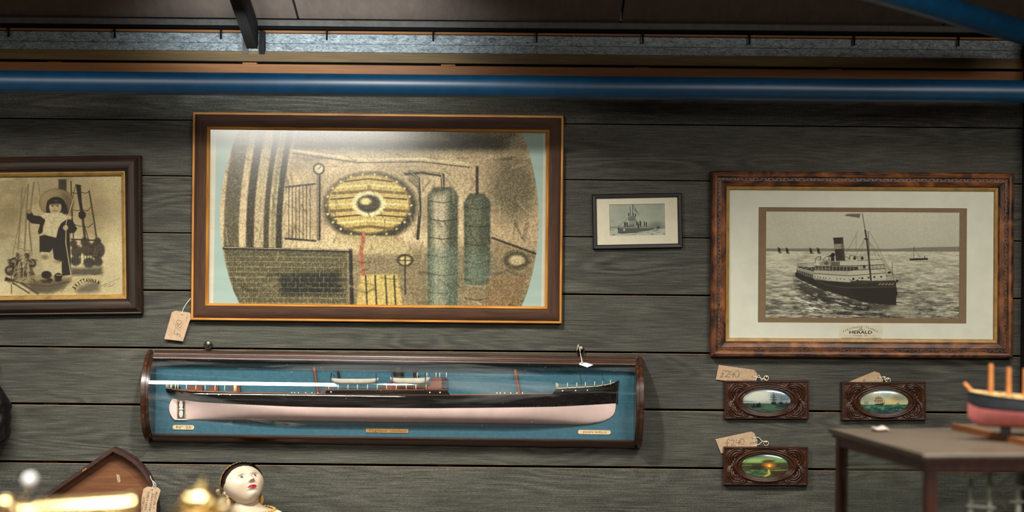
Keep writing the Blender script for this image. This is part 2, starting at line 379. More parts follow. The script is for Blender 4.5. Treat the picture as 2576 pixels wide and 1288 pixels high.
STROKES = {
 '£': [[(.75, .82), (.65, .98), (.45, .95), (.4, .75), (.42, .4), (.36, .12), (.2, .02), (.08, .12), (.2, .24), (.4, .2)], [(.15, .5), (.62, .52)]],
 '7': [[(.1, .92), (.8, .95), (.38, .02)]],
 '8': [[(.5, .52), (.2, .7), (.3, .95), (.65, .95), (.75, .72), (.5, .52), (.2, .3), (.3, .04), (.68, .04), (.78, .3), (.5, .52)]],
 '0': [[(.45, .95), (.2, .75), (.15, .35), (.4, .05), (.7, .15), (.82, .55), (.7, .88), (.45, .95)]],
 '2': [[(.15, .75), (.4, .95), (.7, .8), (.6, .5), (.12, .08), (.4, .12), (.85, .05)]],
 '4': [[(.35, .95), (.12, .38), (.85, .42)], [(.62, .75), (.58, .0)]],
 'D': [[(.2, .95), (.25, .05), (.7, .2), (.85, .6), (.6, .92), (.1, .95)]],
 'i': [[(.5, .6), (.45, .1)]], 'w': [[(.05, .6), (.25, .1), (.5, .5), (.7, .1), (.95, .65)]],
 'm': [[(.05, .1), (.1, .6), (.35, .3), (.4, .1), (.45, .5), (.75, .5), (.8, .1)]], 'n': [[(.1, .1), (.15, .6), (.7, .5), (.75, .1)]], 'x': [[(.1, .1), (.85, .6)], [(.1, .6), (.8, .1)]],
}
def hand(mb, s, x, z, h, ang, w=0.0009, y=0.0, adv=0.72):
    """handwriting as thin inked strokes lying in the xz plane"""
    ca, sa = math.cos(ang), math.sin(ang); cx = 0.0
    for ch in s:
        for st in STROKES.get(ch, []):
            P = [Vector((x + ((cx + a) * ca - b * sa) * h, z + ((cx + a) * sa + b * ca) * h)) for a, b in st]
            v = []; f = []
            for i, p in enumerate(P):
                t = (P[min(i + 1, len(P) - 1)] - P[max(i - 1, 0)]).normalized(); nn = Vector((-t.y, t.x)) * w / 2
                v += [(p.x + nn.x, y, p.y + nn.y), (p.x - nn.x, y, p.y - nn.y)]
                if i: f.append((2 * i - 2, 2 * i - 1, 2 * i + 1, 2 * i))
            mb.add(v, f)
        cx += adv

# ------------------------------------------------------------------ the setting
wall = empty('wall_back', (0, 0, 0)); tag(wall, kind='structure')
XL, XR = -3.4, 3.4
MB().box(XL, XR, 0.055, 0.10, 0, CZ + 0.60).build('backing', M['void'], wall)
J = [0.4285, 0.334, 0.193, 0.0496, -0.095, -0.240, -0.3835, -0.5295]
J += [J[-1] - 0.145 * k for k in range(1, 8)]
gaps = [0.002, 0.003, 0.004, 0.004, 0.0055, 0.006, 0.007, 0.0075] + [0.007] * 7
for i in range(len(J)):
    zt = CZ + J[i] - gaps[i] / 2
    zb = (CZ + J[i + 1] + gaps[i + 1] / 2) if i + 1 < len(J) else 0.02
    if zb < 0.02: zb = 0.02
    if zt - zb < 0.02: break
    wob = RNG.uniform(-0.0012, 0.0012)
    o = MB().box(XL, XR, wob, 0.022, zt - zb and 0 or 0, zt - zb).build('plank', M['plank'], wall); o.location = (0, 0, zb)
    if i >= 2:
        e = MB().box(XL, XR, 0.0008 + wob, 0.012, -0.0002, 0.0006).build('sawn_edge', M['lip'], o); e.location = (0, 0, zt - zb)
for px in (-860, -370, 127, 620, 1122, 1612, 2100, 2590, 3080):
    x = (px - 1288) / 1000
    MB().box(x - 0.018, x + 0.018, 0.0225, 0.055, 0, CZ + 0.51).build('batten', M['batten'], wall)
def knots(parent, pts, z0):
    for (px, py, r) in pts:
        p = W(px, py); MB().lathe([(0.0, -0.0012), (r * .7, -0.0012), (r, 0.0004)], (p.x, 0, p.z), 12, 'y').build('knot', M['ink_brown'] if r < .003 else M['void'], parent)
t1 = empty('trim_1', (0, 0, 0)); tag(t1, kind='structure')
o = MB().box(XL, XR, -0.006, 0.022, 0, 0.026, 0.001).build('upper_rail', M['timber_olive'], t1); o.location = (0, 0, CZ + 0.4825)
o = MB().box(XL, XR, -0.002, 0.022, 0, 0.0465, 0.001).build('lower_rail', M['timber_orange'], t1); o.location = (0, 0, CZ + 0.430)
knots(t1, [(294, 166, .0045), (621, 175, .003), (1603, 187, .0035), (1612, 184, .0022), (1895, 179, .0028), (2107, 187, .003), (1090, 149, .003)], 0)
# eaves: galvanised purlin, grey strip, roof lining
ev = empty('trim_2', (0, 0, 0)); tag(ev, kind='structure')
MB().box(XL, XR, 0.012, 0.03, CZ + 0.505, CZ + 0.5298).build('lower_sheet', M['foil'], ev)
MB().box(XL, XR, 0.008, 0.03, CZ + 0.5304, CZ + 0.5545).build('upper_sheet', M['foil'], ev)
MB().box(XL, XR, 0.002, 0.03, CZ + 0.556, CZ + 0.5625, 0.001).build('tan_lath', M['timber_orange'], ev)
MB().box(XL, XR, -0.012, 0.03, CZ + 0.5712, CZ + 0.588, 0.002).build('grey_strip', M['grey_strip'], ev)
cab = empty('roof_cable', (0, 0, 0)); tag(cab, 'thin black cable clipped along the eaves above the silver sheet', 'cable')
MB().tube([W(-1200, 52, 0.0) + Vector((0, -0.012, 0)), W(1288, 77, 0) + Vector((0, -0.012, 0)), W(3800, 101, 0) + Vector((0, -0.012, 0))], 0.0042, 8).build('cable_run', M['cable'], cab, True)
for k, px in enumerate((23, 290, 557, 823, 1090, 1350, 1617, 1885, 2148, 2410)):
    p = W(px, 68 + (px - 23) * 0.0097)
    MB().box(p.x - 0.002, p.x + 0.002, -0.010, -0.004, p.z - 0.026, p.z, 0.001).build('clip', M['cable'], cab)
SL = math.tan(math.radians(15.5))
roof = empty('ceiling', (0, 0, 0)); tag(roof, kind='structure')
sx = [XL, -1.36, (744 - 1288) / 1000, (1556 - 1288) / 1000, 1.08, 1.9, 2.7, XR]
for a, b in zip(sx[:-1], sx[1:]):
    v = [(a + .003, -0.0, 0), (b - .003, 0, 0), (b - .003, -8.0, 8 * SL), (a + .003, -8.0, 8 * SL)]
    v += [(p[0], p[1], p[2] + 0.03) for p in v]
    o = MB().add(v, [(0, 1, 2, 3), (7, 6, 5, 4), (0, 4, 5, 1), (1, 5, 6, 2), (2, 6, 7, 3), (3, 7, 4, 0)]).build('roof_panel', M['roof'], roof); o.location = (0, 0.02, CZ + 0.587)
MB().add([(XL, 0.1, 0.03), (XR, 0.1, 0.03), (XR, -8, 8 * SL + 0.06), (XL, -8, 8 * SL + 0.06)], [(0, 1, 2, 3)]).build('roof_skin', M['void'], roof).location = (0, 0, CZ + 0.60)
wf = MB().box(XL, XR, -8.1, -8, 0, CZ + .59 + 8 * SL).build('wall_front', plain('cream_far_wall', (96, 86, 70), 0.8)); tag(wf, kind='structure')
fl = MB().box(XL, XR, -8, 0.1, -0.05, 0).build('floor', M['floor']); tag(fl, kind='structure')
# rafter coming forward along the roof slope
rf = empty('rafter', W(636, 118)); tag(rf, kind='structure'); rf.name = 'trim_3'
x0 = 0.0135
v = []
for (y, z) in ((-0.012, -0.006), (-5.0, -0.006 + 5 * SL)):
    v += [(-x0, y, z), (x0, y, z), (x0, y, z + 0.008), (-x0, y, z + 0.008)]
MB().add(v, [(0, 1, 2, 3), (7, 6, 5, 4), (0, 4, 5, 1), (1, 5, 6, 2), (2, 6, 7, 3), (3, 7, 4, 0)]).build('lower_flange', M['black_steel'], rf)
v = []
for (y, z) in ((-0.004, 0.002), (-5.0, 0.002 + 5 * SL)):
    v += [(x0 - .004, y, z), (x0, y, z), (x0, y, z + 0.056), (x0 - .004, y, z + 0.056)]
MB().add(v, [(0, 1, 2, 3), (7, 6, 5, 4), (0, 4, 5, 1), (1, 5, 6, 2), (2, 6, 7, 3), (3, 7, 4, 0)]).build('web', M['black_steel'], rf)
MB().box(-0.0105, 0.015, -0.004, 0.008, -0.019, 0.001).build('bearing_pad', M['foil'], rf)
MB().box(-0.024, -0.0105, -0.010, 0.010, -0.019, 0.03).build('cleat', M['grey_strip'], rf)
MB().box(0.018, 0.031, -0.014, 0.010, -0.019, 0.038).build('end_plate', M['black_steel'], rf)
# steel column at the right edge
MB().box(1.281, 1.36, -0.10, 0.0, 0, CZ + 0.60).build('trim_4', M['dark_steel'])['kind'] = 'structure'
# blue pipes
def dist_pt(px, py, d): return W(px, py, d)
pp = MB()
a = W(-1400, 193, 0.25); b = W(4200, 246, 0.25); a.z = b.z = CZ + 0.4255 * (DC - .25) / DC
pp.tube([a, b], 0.0275, 40); pipe = pp.build('blue_pipe', M['blue_pipe'], None, True, 40)
tag(pipe, 'long blue painted steel pipe running horizontally across the top of the plank wall', 'pipe')
pb = MB(); pb.tube([W(2604, 90, 0.33), W(1700, -172, 1.25)], 0.0285, 40)
pbo = pb.build('roof_brace', M['blue_pipe'], None, True, 40); tag(pbo, 'sloping blue steel roof brace in the top right corner', 'beam')

# ------------------------------------------------------------------ picture painter
def vnoise(X, Y, sx, sy, seed, octv=4, rot=0.0):
    r = np.random.default_rng(seed); out = np.zeros_like(X); amp = 1.0; tot = 0
    ca, sa = math.cos(rot), math.sin(rot); U, V = X * ca + Y * sa, -X * sa + Y * ca
    for o in range(octv):
        g = r.random((64, 64)); u = U / sx * (2 ** o) + 7.3 * o; v = V / sy * (2 ** o) + 3.1 * o
        i = np.floor(u).astype(int); j = np.floor(v).astype(int); fu = u - i; fv = v - j
        fu = fu * fu * (3 - 2 * fu); fv = fv * fv * (3 - 2 * fv)
        a = g[i % 64, j % 64]; b = g[(i + 1) % 64, j % 64]; c = g[i % 64, (j + 1) % 64]; d = g[(i + 1) % 64, (j + 1) % 64]
        out += amp * ((a * (1 - fu) + b * fu) * (1 - fv) + (c * (1 - fu) + d * fu) * fv); tot += amp; amp *= 0.55
    return out / tot
class Paint:
    def __init__(s, X, Y, base):
        s.X, s.Y = X, Y; s.C = np.tile(np.asarray(base, float), (X.size, 1)); s.T = lambda x, y: (x, y)
    def zoom(s, ox, oy, k): s.T = lambda x, y: (ox + x / k, oy + y / k)
    def mix(s, idx, m, c):
        m = m[:, None]; s.C[idx] = s.C[idx] * (1 - m) + np.asarray(c, float) * m
    def _bb(s, P, pad):
        return np.nonzero((s.X > P[:, 0].min() - pad) & (s.X < P[:, 0].max() + pad) & (s.Y > P[:, 1].min() - pad) & (s.Y < P[:, 1].max() + pad))[0]
    def _d(s, P, idx, closed):
        x, y = s.X[idx], s.Y[idx]; best = np.full(idx.size, 1e9); ins = np.zeros(idx.size, bool)
        n = len(P); rng = range(n if closed else n - 1)
        for i in rng:
            ax, ay = P[i]; bx, by = P[(i + 1) % n]; dx, dy = bx - ax, by - ay; L = dx * dx + dy * dy + 1e-9
            t = np.clip(((x - ax) * dx + (y - ay) * dy) / L, 0, 1); best = np.minimum(best, (x - ax - t * dx) ** 2 + (y - ay - t * dy) ** 2)
            if closed and abs(dy) > 1e-9:
                c = ((ay > y) != (by > y)) & (x < dx * (y - ay) / dy + ax); ins ^= c
        return np.sqrt(best), ins
    def poly(s, pts, c, soft=0.6, a=1.0):
        P = np.array([s.T(*p) for p in pts]); idx = s._bb(P, soft * 2 + 1)
        if not idx.size: return
        d, ins = s._d(P, idx, True); sd = np.where(ins, d, -d); s.mix(idx, np.clip(0.5 + sd / (2 * soft), 0, 1) * a, c)
    def line(s, pts, wd, c, soft=0.5, a=1.0):
        P = np.array([s.T(*p) for p in pts]); idx = s._bb(P, wd + soft * 2 + 1)
        if not idx.size: return
        d, _ = s._d(P, idx, False); s.mix(idx, np.clip(0.5 + (wd / 2 - d) / (2 * soft), 0, 1) * a, c)
    def ell(s, cx, cy, rx, ry, c, soft=0.6, a=1.0, rot=0.0):
        """radii in photo pixels"""
        x0, y0 = s.T(cx, cy); R = max(rx, ry) + soft * 2 + 1
        idx = np.nonzero((abs(s.X - x0) < R) & (abs(s.Y - y0) < R))[0]
        if not idx.size: return
        dx, dy = s.X[idx] - x0, s.Y[idx] - y0; ca, sa = math.cos(rot), math.sin(rot)
        u, v = dx * ca + dy * sa, -dx * sa + dy * ca; q = np.sqrt((u / rx) ** 2 + (v / ry) ** 2)
        s.mix(idx, np.clip(0.5 + (1 - q) * min(rx, ry) / (2 * soft), 0, 1) * a, c)
    def all(s, m, c): s.mix(np.arange(s.X.size), np.clip(m, 0, 1), c)
    def mul(s, m): s.C = np.clip(s.C * m[:, None], 0, 255)
class Fr:
    """local frame of a hung thing: centre pixel, image tilt (+ = right side lower), depth of its front"""
    def __init__(s, name, cx, cy, m, f, back=0.0):
        s.cx, s.cy, s.m, s.f = cx, cy, m, f; s.s = (DC - f) / DC / 1000
        p = W(cx, cy, f); s.root = empty(name, (p.x, -back, p.z), (0, m - ROLL, 0))
    def L(s, px, py):
        dx, dy = px - s.cx, py - s.cy; return ((dx + s.m * dy) * s.s, (s.m * dx - dy) * s.s)
    def photo(s, lx, lz):
        lx = lx / s.s; lz = lz / s.s; return s.cx + lx + s.m * lz, s.cy + s.m * lx - lz
def canvas(fr, name, x0, x1, z0, z1, y, step, fn, mat, parent=None, mask=None):
    """a flat picture: a fine mesh whose colour attribute is painted by fn(X, Y) in photo pixels"""
    nx = max(2, int((x1 - x0) / (step / 1000))) + 1; nz = max(2, int((z1 - z0) / (step / 1000))) + 1
    gx, gz = np.meshgrid(np.linspace(x0, x1, nx), np.linspace(z0, z1, nz)); gx = gx.ravel(); gz = gz.ravel()
    X, Y = fr.photo(gx, gz); col = fn(X, Y)
    yy = np.full(gx.shape, y) if not callable(y) else y(gx, gz)
    if mask is not None: gx, gz = mask(gx, gz)
    co = np.stack([gx, yy, gz], 1).astype(np.float32)
    i = np.arange(nx * nz).reshape(nz, nx)
    q = np.stack([i[:-1, :-1], i[:-1, 1:], i[1:, 1:], i[1:, :-1]], -1).reshape(-1, 4)
    return mesh_cols(name, co, q, col, mat, parent if parent is not None else fr.root)
def mesh_cols(name, co, q, col, mat, parent, smooth=False):
    me = bpy.data.meshes.new(name); me.vertices.add(len(co)); me.vertices.foreach_set('co', co.astype(np.float32).ravel())
    me.loops.add(q.size); me.loops.foreach_set('vertex_index', q.ravel().astype(np.int32))
    me.polygons.add(len(q)); me.polygons.foreach_set('loop_start', np.arange(0, q.size, q.shape[1], dtype=np.int32))
    try: me.polygons.foreach_set('loop_total', np.full(len(q), q.shape[1], dtype=np.int32))
    except Exception: pass
    me.update(calc_edges=True)
    if smooth: me.polygons.foreach_set('use_smooth', [True] * len(q))
    at = me.color_attributes.new('Col', 'FLOAT_COLOR', 'POINT')
    cc = np.ones((len(co), 4), np.float32); cc[:, :3] = lin(np.clip(col, 0, 255)); at.data.foreach_set('color', cc.ravel())
    me.materials.append(mat)
    return link(bpy.data.objects.new(name, me), parent)

def rails(fr, w, h, prof, mat, name='frame_rail', gap=0.00015, smooth=True, parent=None):
    """mitred moulding round a w x h rectangle; prof = [(inset, proud of the wall), ...]"""
    out = []
    for k in range(4):
        Lh, Hh = (w, h) if k % 2 == 0 else (h, w)
        v = []; f = []
        n = len(prof)
        for sgn in (-1, 1):
            for (o, d) in prof: v.append((sgn * (Lh / 2 - o - gap), -d, -Hh / 2 + o))
        for i in range(n - 1): f.append((i, i + n, i + 1 + n, i + 1))
        f.append(tuple(range(n))); f.append(tuple(range(2 * n - 1, n - 1, -1)))
        o = MB().add(v, f).build(name, mat, parent or fr.root, smooth, 25); o.rotation_euler = (0, k * PI / 2, 0); out.append(o)
    return out
def pane(fr, w, h, y, mat, name='glass_pane', tilt=0.0):
    return MB().box(-w / 2, w / 2, y - 0.001, y + 0.001, -h / 2, h / 2).build(name, mat, fr.root)
def backing(fr, w, h, y0, y1, mat, name='backing_board'):
    return MB().box(-w / 2, w / 2, y0, y1, -h / 2, h / 2).build(name, mat, fr.root)

# ------------------------------------------------------------------ 1. large print
fr = Fr('framed_print', 948.5, 548, 0.0097, 0.028)
k = fr.s
tag(fr.root, 'large framed sepia print with pale blue sides in a brown gilt-edged frame', 'picture')
Wd, Hd = 936 * k, 525.5 * k
rails(fr, Wd, Hd, [(0, 0.002), (0, 0.018), (0.002, 0.022), (0.006, 0.022), (0.007, 0.0195)], M['gilt'], 'outer_gilt_rail')
rails(fr, Wd, Hd, [(0.0068, 0.002), (0.0068, 0.0200), (0.009, 0.0215), (0.022, 0.024), (0.0355, 0.0225), (0.0362, 0.021), (0.0362, 0.002)], M['print_frame'])
rails(fr, Wd, Hd, [(0.0358, 0.002), (0.0358, 0.021), (0.038, 0.0235), (0.0405, 0.0215), (0.043, 0.017), (0.0435, 0.009), (0.0435, 0.003)], M['gilt'], 'inner_gilt_rail')
backing(fr, Wd - 0.02, Hd - 0.02, -0.006, -0.001, M['void'])
def paint_print(X, Y):
    p = Paint(X, Y, (212, 202, 182)); n1 = vnoise(X, Y, 60, 60, 1); n2 = vnoise(X, Y, 2.5, 2.5, 2, 2); n3 = vnoise(X, Y, 180, 25, 5, 4, 0.1)
    p.poly([(541, 323), (1368, 333), (1362, 772), (533, 764)], (166, 184, 178), 0.8)
    n0 = vnoise(X, Y, 90, 14, 3); p.mul(0.95 + 0.09 * n0)
    # barrel shaped field
    B = []
    for t in np.linspace(0, 1, 15): B.append((600 - 50 * math.sin(PI * t) ** 0.8, 325 + 440 * t))
    for t in np.linspace(0, 1, 15): B.append((1312 + 44 * math.sin(PI * t) ** 0.8, 771 - 438 * t))
    F = Paint(X, Y, (194, 172, 136)); F.C *= (0.80 + 0.42 * n1)[:, None]
    F.all(np.clip((n3 - 0.52) * 4, 0, 0.75) * (Y < 420), (96, 88, 68))
    # floor and far wall
    F.poly([(540, 640), (1380, 620), (1380, 790), (540, 790)], (112, 100, 76), 20, 0.65)
    F.poly([(1150, 350), (1370, 350), (1370, 640), (1200, 600)], (186, 162, 128), 14, 0.8)
    F.ell(1290, 470, 60, 80, (92, 86, 66), 22, 0.7)
    F.ell(960, 350, 380, 40, (150, 140, 112), 10, 0.7); F.ell(1010, 365, 260, 10, (70, 66, 50), 6, 0.8)
    F.line([(700, 372), (900, 400), (1060, 398), (1180, 412)], 5, (226, 206, 160), 2); F.line([(700, 380), (900, 408), (1060, 406), (1180, 420)], 2, (46, 42, 32), 1)
    # stanchions at the left
    for (xa, wd, c) in ((585, 38, (92, 86, 66)), (632, 20, (56, 52, 40)), (654, 15, (188, 172, 134)), (673, 13, (66, 62, 48)), (690, 9, (150, 138, 104)), (705, 15, (44, 42, 34)), (718, 5, (190, 174, 138))):
        pts = [(xa - 26 * t * (1 - t) * 4 * 0.35 + 30 * (1 - t) - 6, 325 + 300 * t) for t in np.linspace(0, 1, 12)]
        F.line(pts, wd, c, 2.2, 0.9)
    # boiler drum in the middle, in ochre and cream
    F.ell(930, 520, 118, 88, (58, 54, 40), 6, 0.95); F.ell(926, 512, 104, 74, (208, 180, 112), 4, 0.95)
    for i in range(9):
        y = 452 + i * 15; wv = math.sqrt(max(0, 1 - ((y - 512) / 76) ** 2)) * 98
        F.line([(926 - wv, y + 4), (926, y - 3), (926 + wv, y + 4)], 3.2 + 2 * (i % 3), [(52, 46, 32), (236, 214, 150), (120, 100, 58)][i % 3], 1.0, 0.9)
    F.ell(926, 512, 42, 32, (240, 224, 170), 3); F.ell(926, 512, 30, 22, (70, 62, 44), 3); F.ell(918, 506, 14, 9, (232, 210, 150), 3)
    for a in np.linspace(0, 2 * PI, 22, endpoint=False): F.ell(926 + 108 * math.cos(a), 516 + 79 * math.sin(a), 3, 3, (222, 200, 144), 1)
    F.poly([(846, 590), (1010, 594), (1040, 640), (820, 636)], (196, 176, 130), 3, 0.9)
    # plain brick-set furnace wall and rail at the lower left
    F.poly([(560, 626), (872, 632), (872, 768), (590, 768)], (98, 92, 70), 3, 0.95)
    F.poly([(700, 690), (850, 684), (860, 740), (706, 742)], (36, 36, 28), 8, 0.9)
    for i in range(10):
        yy = 645 + i * 13; F.line([(560 + i * 2, yy), (868, yy + 2)], 1.0, (176, 160, 120), 0.5, 0.8)
        for j in range(16): F.line([(572 + j * 20 + (i % 2) * 10, yy), (572 + j * 20 + (i % 2) * 10, yy + 13)], 0.9, (170, 156, 118), 0.5, 0.7)
    F.line([(556, 624), (878, 632)], 7, (44, 40, 30), 1.5); F.line([(556, 622), (878, 630)], 1.4, (200, 184, 146), 0.6)
    F.line([(880, 628), (884, 770)], 9, (46, 42, 32), 1.5)
    # hand wheel, valve post
    F.ell(1018, 655, 21, 16, (66, 60, 44), 1.5); F.ell(1018, 655, 15, 11, (206, 186, 132), 1.5); F.line([(1000, 655), (1037, 655)], 2.5, (66, 60, 44), .8); F.line([(1018, 641), (1018, 740)], 3.5, (54, 50, 38), 1)
    F.poly([(905, 690), (1000, 690), (1012, 770), (895, 770)], (202, 178, 112), 3); 
    for xx in (918, 942, 968, 990): F.line([(xx, 694), (xx + 4, 768)], 4, (58, 52, 36), 1.2, .9)
    F.line([(913, 590), (906, 640), (912, 690)], 10, (176, 110, 84), 1.5)
    # upright tanks in grey green at the right
    for (xa, xb, yt, yb, c1) in ((1076, 1150, 470, 768, (196, 182, 152)), (1168, 1232, 486, 716, (112, 116, 92))):
        F.poly([(xa, yb), (xa - 2, yt + 22), (xa + 14, yt), (xb - 14, yt), (xb + 2, yt + 22), (xb, yb)], (84, 88, 72), 2.5)
        F.poly([(xa + 12, yb), (xa + 10, yt + 20), (xb - 24, yt + 12), (xb - 30, yb)], c1, 9, 0.9)
        for i in range(6): F.line([(xa, yt + 34 + i * 46), (0.5 * (xa + xb), yt + 40 + i * 46), (xb, yt + 34 + i * 46)], 2, (52, 54, 42), 1)
        F.poly([(xa, yt + 150), (xb, yt + 154), (xb, yb), (xa, yb)], (120, 134, 116), 10, 0.55)
    F.line([(1113, 470), (1113, 440), (1060, 432), (1020, 436)], 9, (60, 56, 42), 1.5); F.line([(1113, 470), (1111, 438), (1060, 429), (1020, 433)], 2, (206, 188, 140), .8)
    F.line([(1200, 486), (1200, 420)], 7, (60, 56, 42), 1.5)
    F.poly([(1240, 600), (1360, 650), (1350, 700), (1240, 660)], (150, 132, 102), 5); F.line([(1238, 598), (1352, 640)], 5, (52, 48, 36), 1.5); F.ell(1300, 655, 34, 24, (90, 82, 62), 4); F.ell(1300, 655, 20, 13, (196, 176, 136), 3)
    F.poly([(1230, 700), (1330, 690), (1305, 771), (1215, 771)], (142, 118, 86), 4, .9)
    # gauge column and bent pipes at the back
    F.line([(800, 600), (800, 430)], 9, (54, 50, 40), 1.5); F.line([(798, 600), (798, 430)], 2, (196, 178, 136), .8); F.ell(800, 424, 15, 15, (48, 44, 34), 1.2); F.ell(800, 424, 11, 11, (216, 202, 160), 1); F.line([(800, 424), (806, 416)], 1.6, (40, 36, 28), .6)
    for q, wd in ((430, 7), (442, 4), (452, 5)): F.line([(1030, q), (1052, q + 20), (1056, q + 90), (1050, 600)], wd, (60, 56, 42), 1.2); F.line([(1030, q - 1), (1051, q + 19), (1054, q + 90)], 1.3, (214, 198, 150), .6)
    for i in range(7): F.line([(724 + i * 9, 470 - i), (724 + i * 9, 600)], 2.2, (66, 60, 46), 1, .8)
    F.line([(716, 470), (790, 462)], 4, (52, 48, 38), 1); F.line([(716, 600), (792, 606)], 5, (52, 48, 38), 1)
    F.poly([(720, 606), (880, 612), (900, 628), (716, 622)], (214, 192, 152), 4, .8)
    # chalk strokes of the lithographer
    rs = random.Random(12)
    for i in range(260):
        x, y = rs.uniform(556, 1350), rs.uniform(330, 768); a = rs.gauss(.1, .35) if y < 430 or y > 640 else rs.gauss(1.35, .5); L = rs.uniform(10, 44)
        F.line([(x, y), (x + L * math.cos(a), y + L * math.sin(a))], rs.uniform(1.2, 5), [(48, 44, 34), (60, 56, 44), (214, 196, 158), (84, 76, 56)][i % 4], rs.uniform(1, 3.5), rs.uniform(.18, .5))
    F.ell(640, 350, 90, 14, (206, 196, 168), 12, .5); F.poly([(1120, 334), (1290, 336), (1260, 380), (1150, 366)], (72, 68, 54), 14, .75)
    # chalky texture
    F.all(np.clip((n2 - 0.5) * 2, 0, 0.22), (70, 62, 46)); F.all(np.clip((0.45 - n2) * 2, 0, 0.2), (224, 206, 170))
    F.C = np.clip((F.C - 128) * 1.25 + 118, 20, 225); F.C[:, 2] = np.clip(F.C[:, 2] * 1.06, 0, 225)
    idx = np.arange(X.size); d, ins = p._d(np.array(B), idx, True); m = np.clip(0.5 + np.where(ins, d, -d) / 1.6, 0, 1)[:, None]
    p.C = p.C * (1 - m) + F.C * m
    return p.C
Pw, Ph = Wd - 2 * 0.0425, Hd - 2 * 0.0425
canvas(fr, 'print', -Pw / 2, Pw / 2, -Ph / 2, Ph / 2, -0.0075, 1.45, paint_print, M['print'])
pane(fr, Pw, Ph, -0.0105, M['glass_flat'])

# ------------------------------------------------------------------ 2. boy photograph, partly out of frame
fr = Fr('framed_photograph', 134, 593, -0.012, 0.030)
k = fr.s
tag(fr.root, 'sepia photograph of a child in a wide straw hat, lettered BRITTANNIA, in dark oak frame', 'picture')
Wd, Hd = 440 * k, 401 * k
rails(fr, Wd, Hd, [(0, 0.002), (0, 0.016), (0.003, 0.020), (0.006, 0.019), (0.010, 0.024), (0.016, 0.028), (0.024, 0.0285), (0.032, 0.026), (0.036, 0.022), (0.0375, 0.023), (0.0395, 0.021), (0.0395, 0.002)], M['dark_oak'])
rails(fr, Wd, Hd, [(0.0390, 0.002), (0.0390, 0.0205), (0.042, 0.0205), (0.0475, 0.0165), (0.0495, 0.014), (0.0505, 0.010), (0.0505, 0.003)], M['gilt_old'], 'gilt_slip')
backing(fr, Wd - 0.02, Hd - 0.02, -0.006, -0.001, M['void'])
def paint_boy(X, Y):
    p = Paint(X, Y, (208, 188, 146)); n1 = vnoise(X, Y, 90, 90, 11); n2 = vnoise(X, Y, 3, 3, 12, 2); n3 = vnoise(X, Y, 40, 22, 14)
    D, Mi, Li = (44, 34, 26), (104, 84, 58), (206, 186, 144)
    p.mul(0.80 + 0.36 * n1)
    p.zoom(0, 420, 3.681)
    p.ell(560, 300, 130, 60, (140, 114, 78), 55, 0.55); p.ell(60, 470, 36, 40, (130, 106, 72), 30, 0.5); p.ell(840, 470, 30, 60, (140, 116, 80), 26, 0.45)
    p.all(np.clip((n3 - .5) * 2.0, 0, .35) * (Y < 620), (130, 108, 74))
    # sea haze
    p.poly([(0, 720), (360, 730), (360, 1040), (0, 1040)], (176, 160, 124), 16, 0.6)
    # mast behind the hat
    p.poly([(522, 110), (596, 110), (600, 320), (524, 320)], (64, 52, 40), 2.2, .95)
    # rigging right
    for pts, wd in (([(638, 130), (652, 480), (662, 680)], 3.2), ([(682, 160), (645, 330), (636, 620)], 1.6), ([(808, 222), (850, 480), (880, 690)], 4.0), ([(700, 170), (740, 400), (770, 680)], 6.5), ([(760, 530), (810, 700)], 2.4)): p.line(pts, wd, (66, 54, 42), .7, .95)
    p.poly([(682, 160), (730, 165), (745, 430), (728, 430)], D, 1.2); p.ell(742, 442, 9.5, 11, D, .8)
    for pts in ([(650, 235), (700, 246), (730, 230), (775, 242), (806, 224)], [(660, 395), (700, 404), (736, 392), (790, 405), (822, 372)], [(668, 528), (715, 548), (752, 546), (800, 560), (840, 522)]): p.line(pts, 1.6, D, .5)
    p.line([(640, 668), (912, 682)], 3.0, D, .7)
    for (x, y, r) in ((662, 710, 9), (765, 690, 10), (884, 688, 9), (690, 780, 14), (790, 760, 16), (880, 770, 20)): p.ell(x, y, r, r * 1.1, (62, 50, 40), 2, .9)
    for (x, y, r) in ((682, 870, 13), (806, 888, 14), (890, 880, 12)): p.ell(x, y, r, r * .95, (56, 50, 44), 2.5, .9)
    for x in (650, 672, 700, 724, 760, 784, 812, 836, 866, 890, 914): p.line([(x, 800), (x + 3, 890)], 1.8, D, .8, .7)
    p.poly([(640, 940), (930, 930), (925, 1010), (640, 1005)], (72, 64, 54), 5, .85)
    # rigging left: ropes with lay
    for pts, wd in (([(186, 190), (164, 520), (146, 760)], 3.6), ([(240, 160), (222, 450), (206, 780)], 4.0), ([(294, 140), (262, 380), (250, 560), (272, 780)], 4.2), ([(222, 190), (150, 560), (96, 810)], 1.4), ([(332, 130), (352, 268)], 1.4)):
        p.line(pts, wd, (112, 92, 64), .7, .95)
        P = np.array(pts, float)
        for a, b in zip(P[:-1], P[1:]):
            nn = int(np.hypot(*(b - a)) / 11)
            for i in range(nn):
                q = a + (b - a) * i / nn; p.line([(q[0] - 5, q[1] + 3), (q[0] + 5, q[1] - 3)], 0.8, (196, 176, 136), .4, .8 if wd > 3 else 0)
    p.line([(120, 745), (250, 775)], 2.8, (150, 130, 94), .7)
    for i in range(46):
        x = 50 + 250 * ((i * 37) % 100) / 100; y = 790 + 250 * ((i * 61) % 100) / 100
        if (x < 110 and y < 850) or x > 300: continue
        p.ell(x, y, 4 + (i % 4) * 1.6, 3.5 + (i % 3) * 1.6, [(84, 68, 48), (150, 130, 96), (58, 46, 34), (178, 158, 118)][i % 4], 1.6, .85)
    for (x, y, r) in ((278, 895, 10.5), (70, 960, 13), (250, 1005, 10), (110, 880, 11), (160, 1010, 11)): p.ell(x, y, r, r, (60, 48, 36), 1.5, .9); p.ell(x - 4, y - 6, r * .5, r * .45, (160, 140, 104), 1.5, .8)
